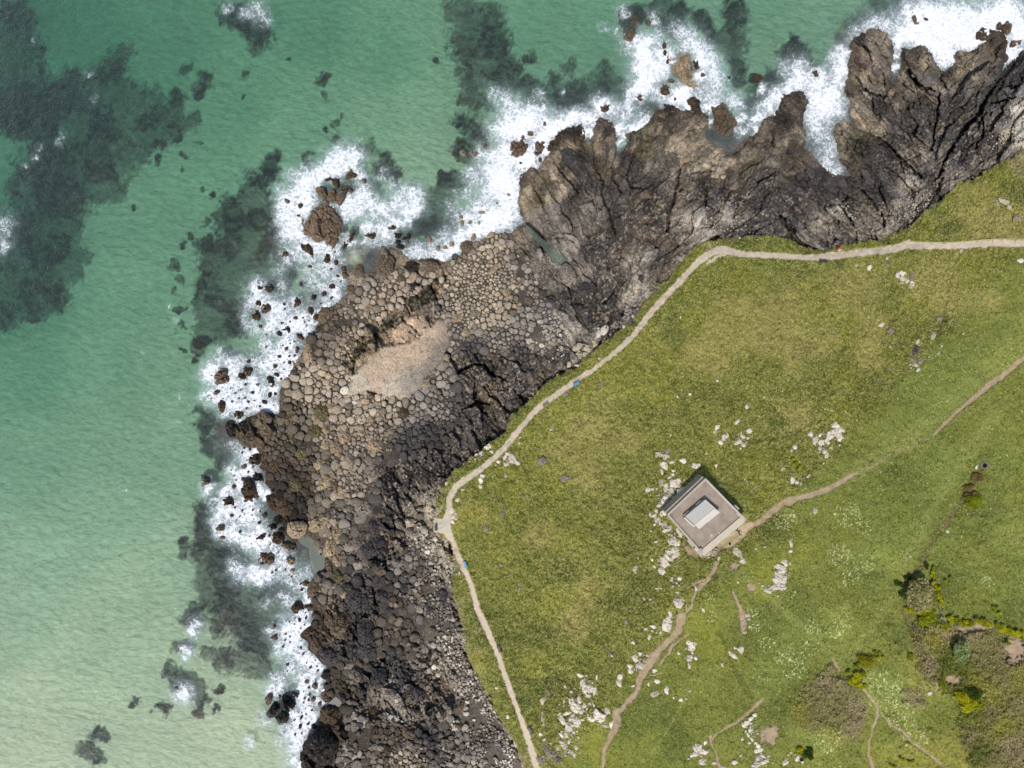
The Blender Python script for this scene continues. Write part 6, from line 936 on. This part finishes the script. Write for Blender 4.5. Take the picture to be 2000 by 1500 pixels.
GORSE='''1794,1192,25,8,1.6,y 1810,1208,17,11,1.6,g 1823,1111,3,6,.9,g 1822,1123,4,7,.9,y 1822,1138,5,5,.9,y 1829,1145,7,6,1,y 1832,1156,4,7,1,g 1836,1169,5,9,1,y 1839,1181,5,5,1,y 1855,1127,3,3,.7,g 1848,1135,5,3,.7,g 1842,1223,9,8,1.2,g 1855,1210,8,7,1.2,y 1870,1211,6,6,1,g 1882,1216,9,6,1.1,y 1895,1217,8,6,1.1,g 1908,1214,8,6,1.1,y 1920,1214,7,6,1,g 1932,1219,8,6,1.1,y 1945,1220,7,6,1,g 1957,1225,9,7,1.1,y 1968,1231,9,6,1.1,g 1980,1235,10,8,1.2,y 1991,1241,6,6,1,g 1998,1237,5,5,1,y 1966,1258,6,6,1,g 1945,1188,5,5,.7,g 1951,1197,4,4,.7,y
1690,1290,17,9,1.1,o 1672,1299,8,5,.9,o 1672,1320,10,8,1,y 1683,1319,6,8,1,o 1663,1330,9,7,1,y 1680,1338,10,5,1,y 1687,1343,7,5,.9,y 1656,1311,6,5,.8,g 1715,1284,4,4,.7,y 1725,1285,3,4,.7,y 1719,1276,3,3,.6,g 1708,1272,4,3,.7,g 1562,1468,8,7,1.1,y 1577,1470,10,10,1.4,d 1566,1484,3,3,.7,d 1880,1358,14,9,1.4,y 1892,1371,16,8,1.4,y 1905,1377,12,6,1.2,g 1888,1382,14,6,1.2,y 1900,1352,12,10,1.6,d 1868,1352,5,4,1,y 1907,935,12,8,1.1,b 1894,953,10,6,1,b 1897,978,16,12,1.5,g 1898,967,12,6,1.1,b 1549,898,4,5,.8,y 1553,906,4,5,.8,g 1560,914,4,4,.8,y 1778,1283,5,8,.9,g 1840,1333,6,13,1.1,g 1757,1140,8,6,.9,d 1768,1130,10,6,1,d 1810,1105,5,5,.8,d 1759,1160,4,6,.9,d 1745,1498,6,4,.8,y 1760,1483,6,4,.8,y 1778,1488,8,4,.8,y'''
for t_s in GORSE.split():
    a=t_s.split(','); x,y,rx,ry,h=map(float,a[:5]); c={'y':((214,206,40),(150,152,34)),'g':((176,180,44),(98,112,30)),'o':((178,170,46),(112,112,34)),'d':((86,104,38),(48,66,24)),'b':((164,140,84),(104,84,54))}[a[5]]
    o=bush('gorse_bush',x,y,rx*1.25,ry*1.25,h,*c,int(max(140,min(1800,rx*ry*9))),.15,lumps=int(max(4,min(14,rx*ry/9)))); o['group']='gorse bushes'
    sz='large' if rx*ry>130 else 'medium' if rx*ry>45 else 'small'; later(o,'gorse bush',sz,'long' if max(rx,ry)>1.5*min(rx,ry) else 'rounded',{'y':'bright yellow','g':'yellow-green','o':'mustard','d':'dark green','b':'brown'}[a[5]],x,y)
# bramble stems over the scrub, tussock blades over the turf
def scatter(name,nn,box_,keep,colf,size,zoff,tilt,label,cat):
    rg=np.random.default_rng(nn); x=rg.uniform(box_[0],box_[2],nn); y=rg.uniform(box_[1],box_[3],nn); m=keep(x,y,rg); x=x[m];y=y[m]; z=zat(x,y)+rg.uniform(*zoff,len(x)); wx,wy=U(x,y,z)
    V,F=quads(np.stack([wx,wy,z],-1),rg.uniform(*size,len(x)),tilt,rg); c=np.repeat(np.clip(colf(x,y,rg),.004,.8),4,0)
    link(name,mesh_np(name,V,F,M_leaf,{'col':c}),kind='stuff',cat=cat,label=label)
def ksc(x,y,rg): return (resamp(scrub,x,y)>rg.uniform(.02,.9,len(x)))&(resamp(dirt,x,y)<.3)
def csc(x,y,rg): return alb(np.clip(Probe(SCRUBP,12,1.8)(x,y)*1.2,0,250))*rg.uniform(.55,1.8,(len(x),1))
scatter('bramble_scrub',60000,(1540,1180,2040,1520),ksc,csc,(.08,.20),(.02,.5),.9,'tangled brown and olive bramble scrub in low mounds','scrub')
def kgr(x,y,rg): return (resamp(dG,x,y)>2)&(resamp(np.minimum(pathm,9),x,y)>1.25)&(resamp(dirt,x,y)<.35)&(resamp(calm,x,y)<rg.uniform(.2,1.3,len(x)))&(resamp(bd,x,y)<-1)
def cgr(x,y,rg):
    b=alb(Probe(GRASSP,12,2.)(x,y)); s=rg.uniform(0,1,(len(x),1)); st=(s<.34)*1.0; return b*np.array([1.1,1.08,1.05])*(1-st)*rg.uniform(.5,1.7,(len(x),1))+st*alb((206,190,126))*rg.uniform(.6,1.15,(len(x),1))
scatter('grass_tussocks',330000,(840,260,2030,1520),kgr,cgr,(.08,.22),(.02,.20),.8,'coarse tussocks and straw stems standing in the turf','grass')
flush_labels()
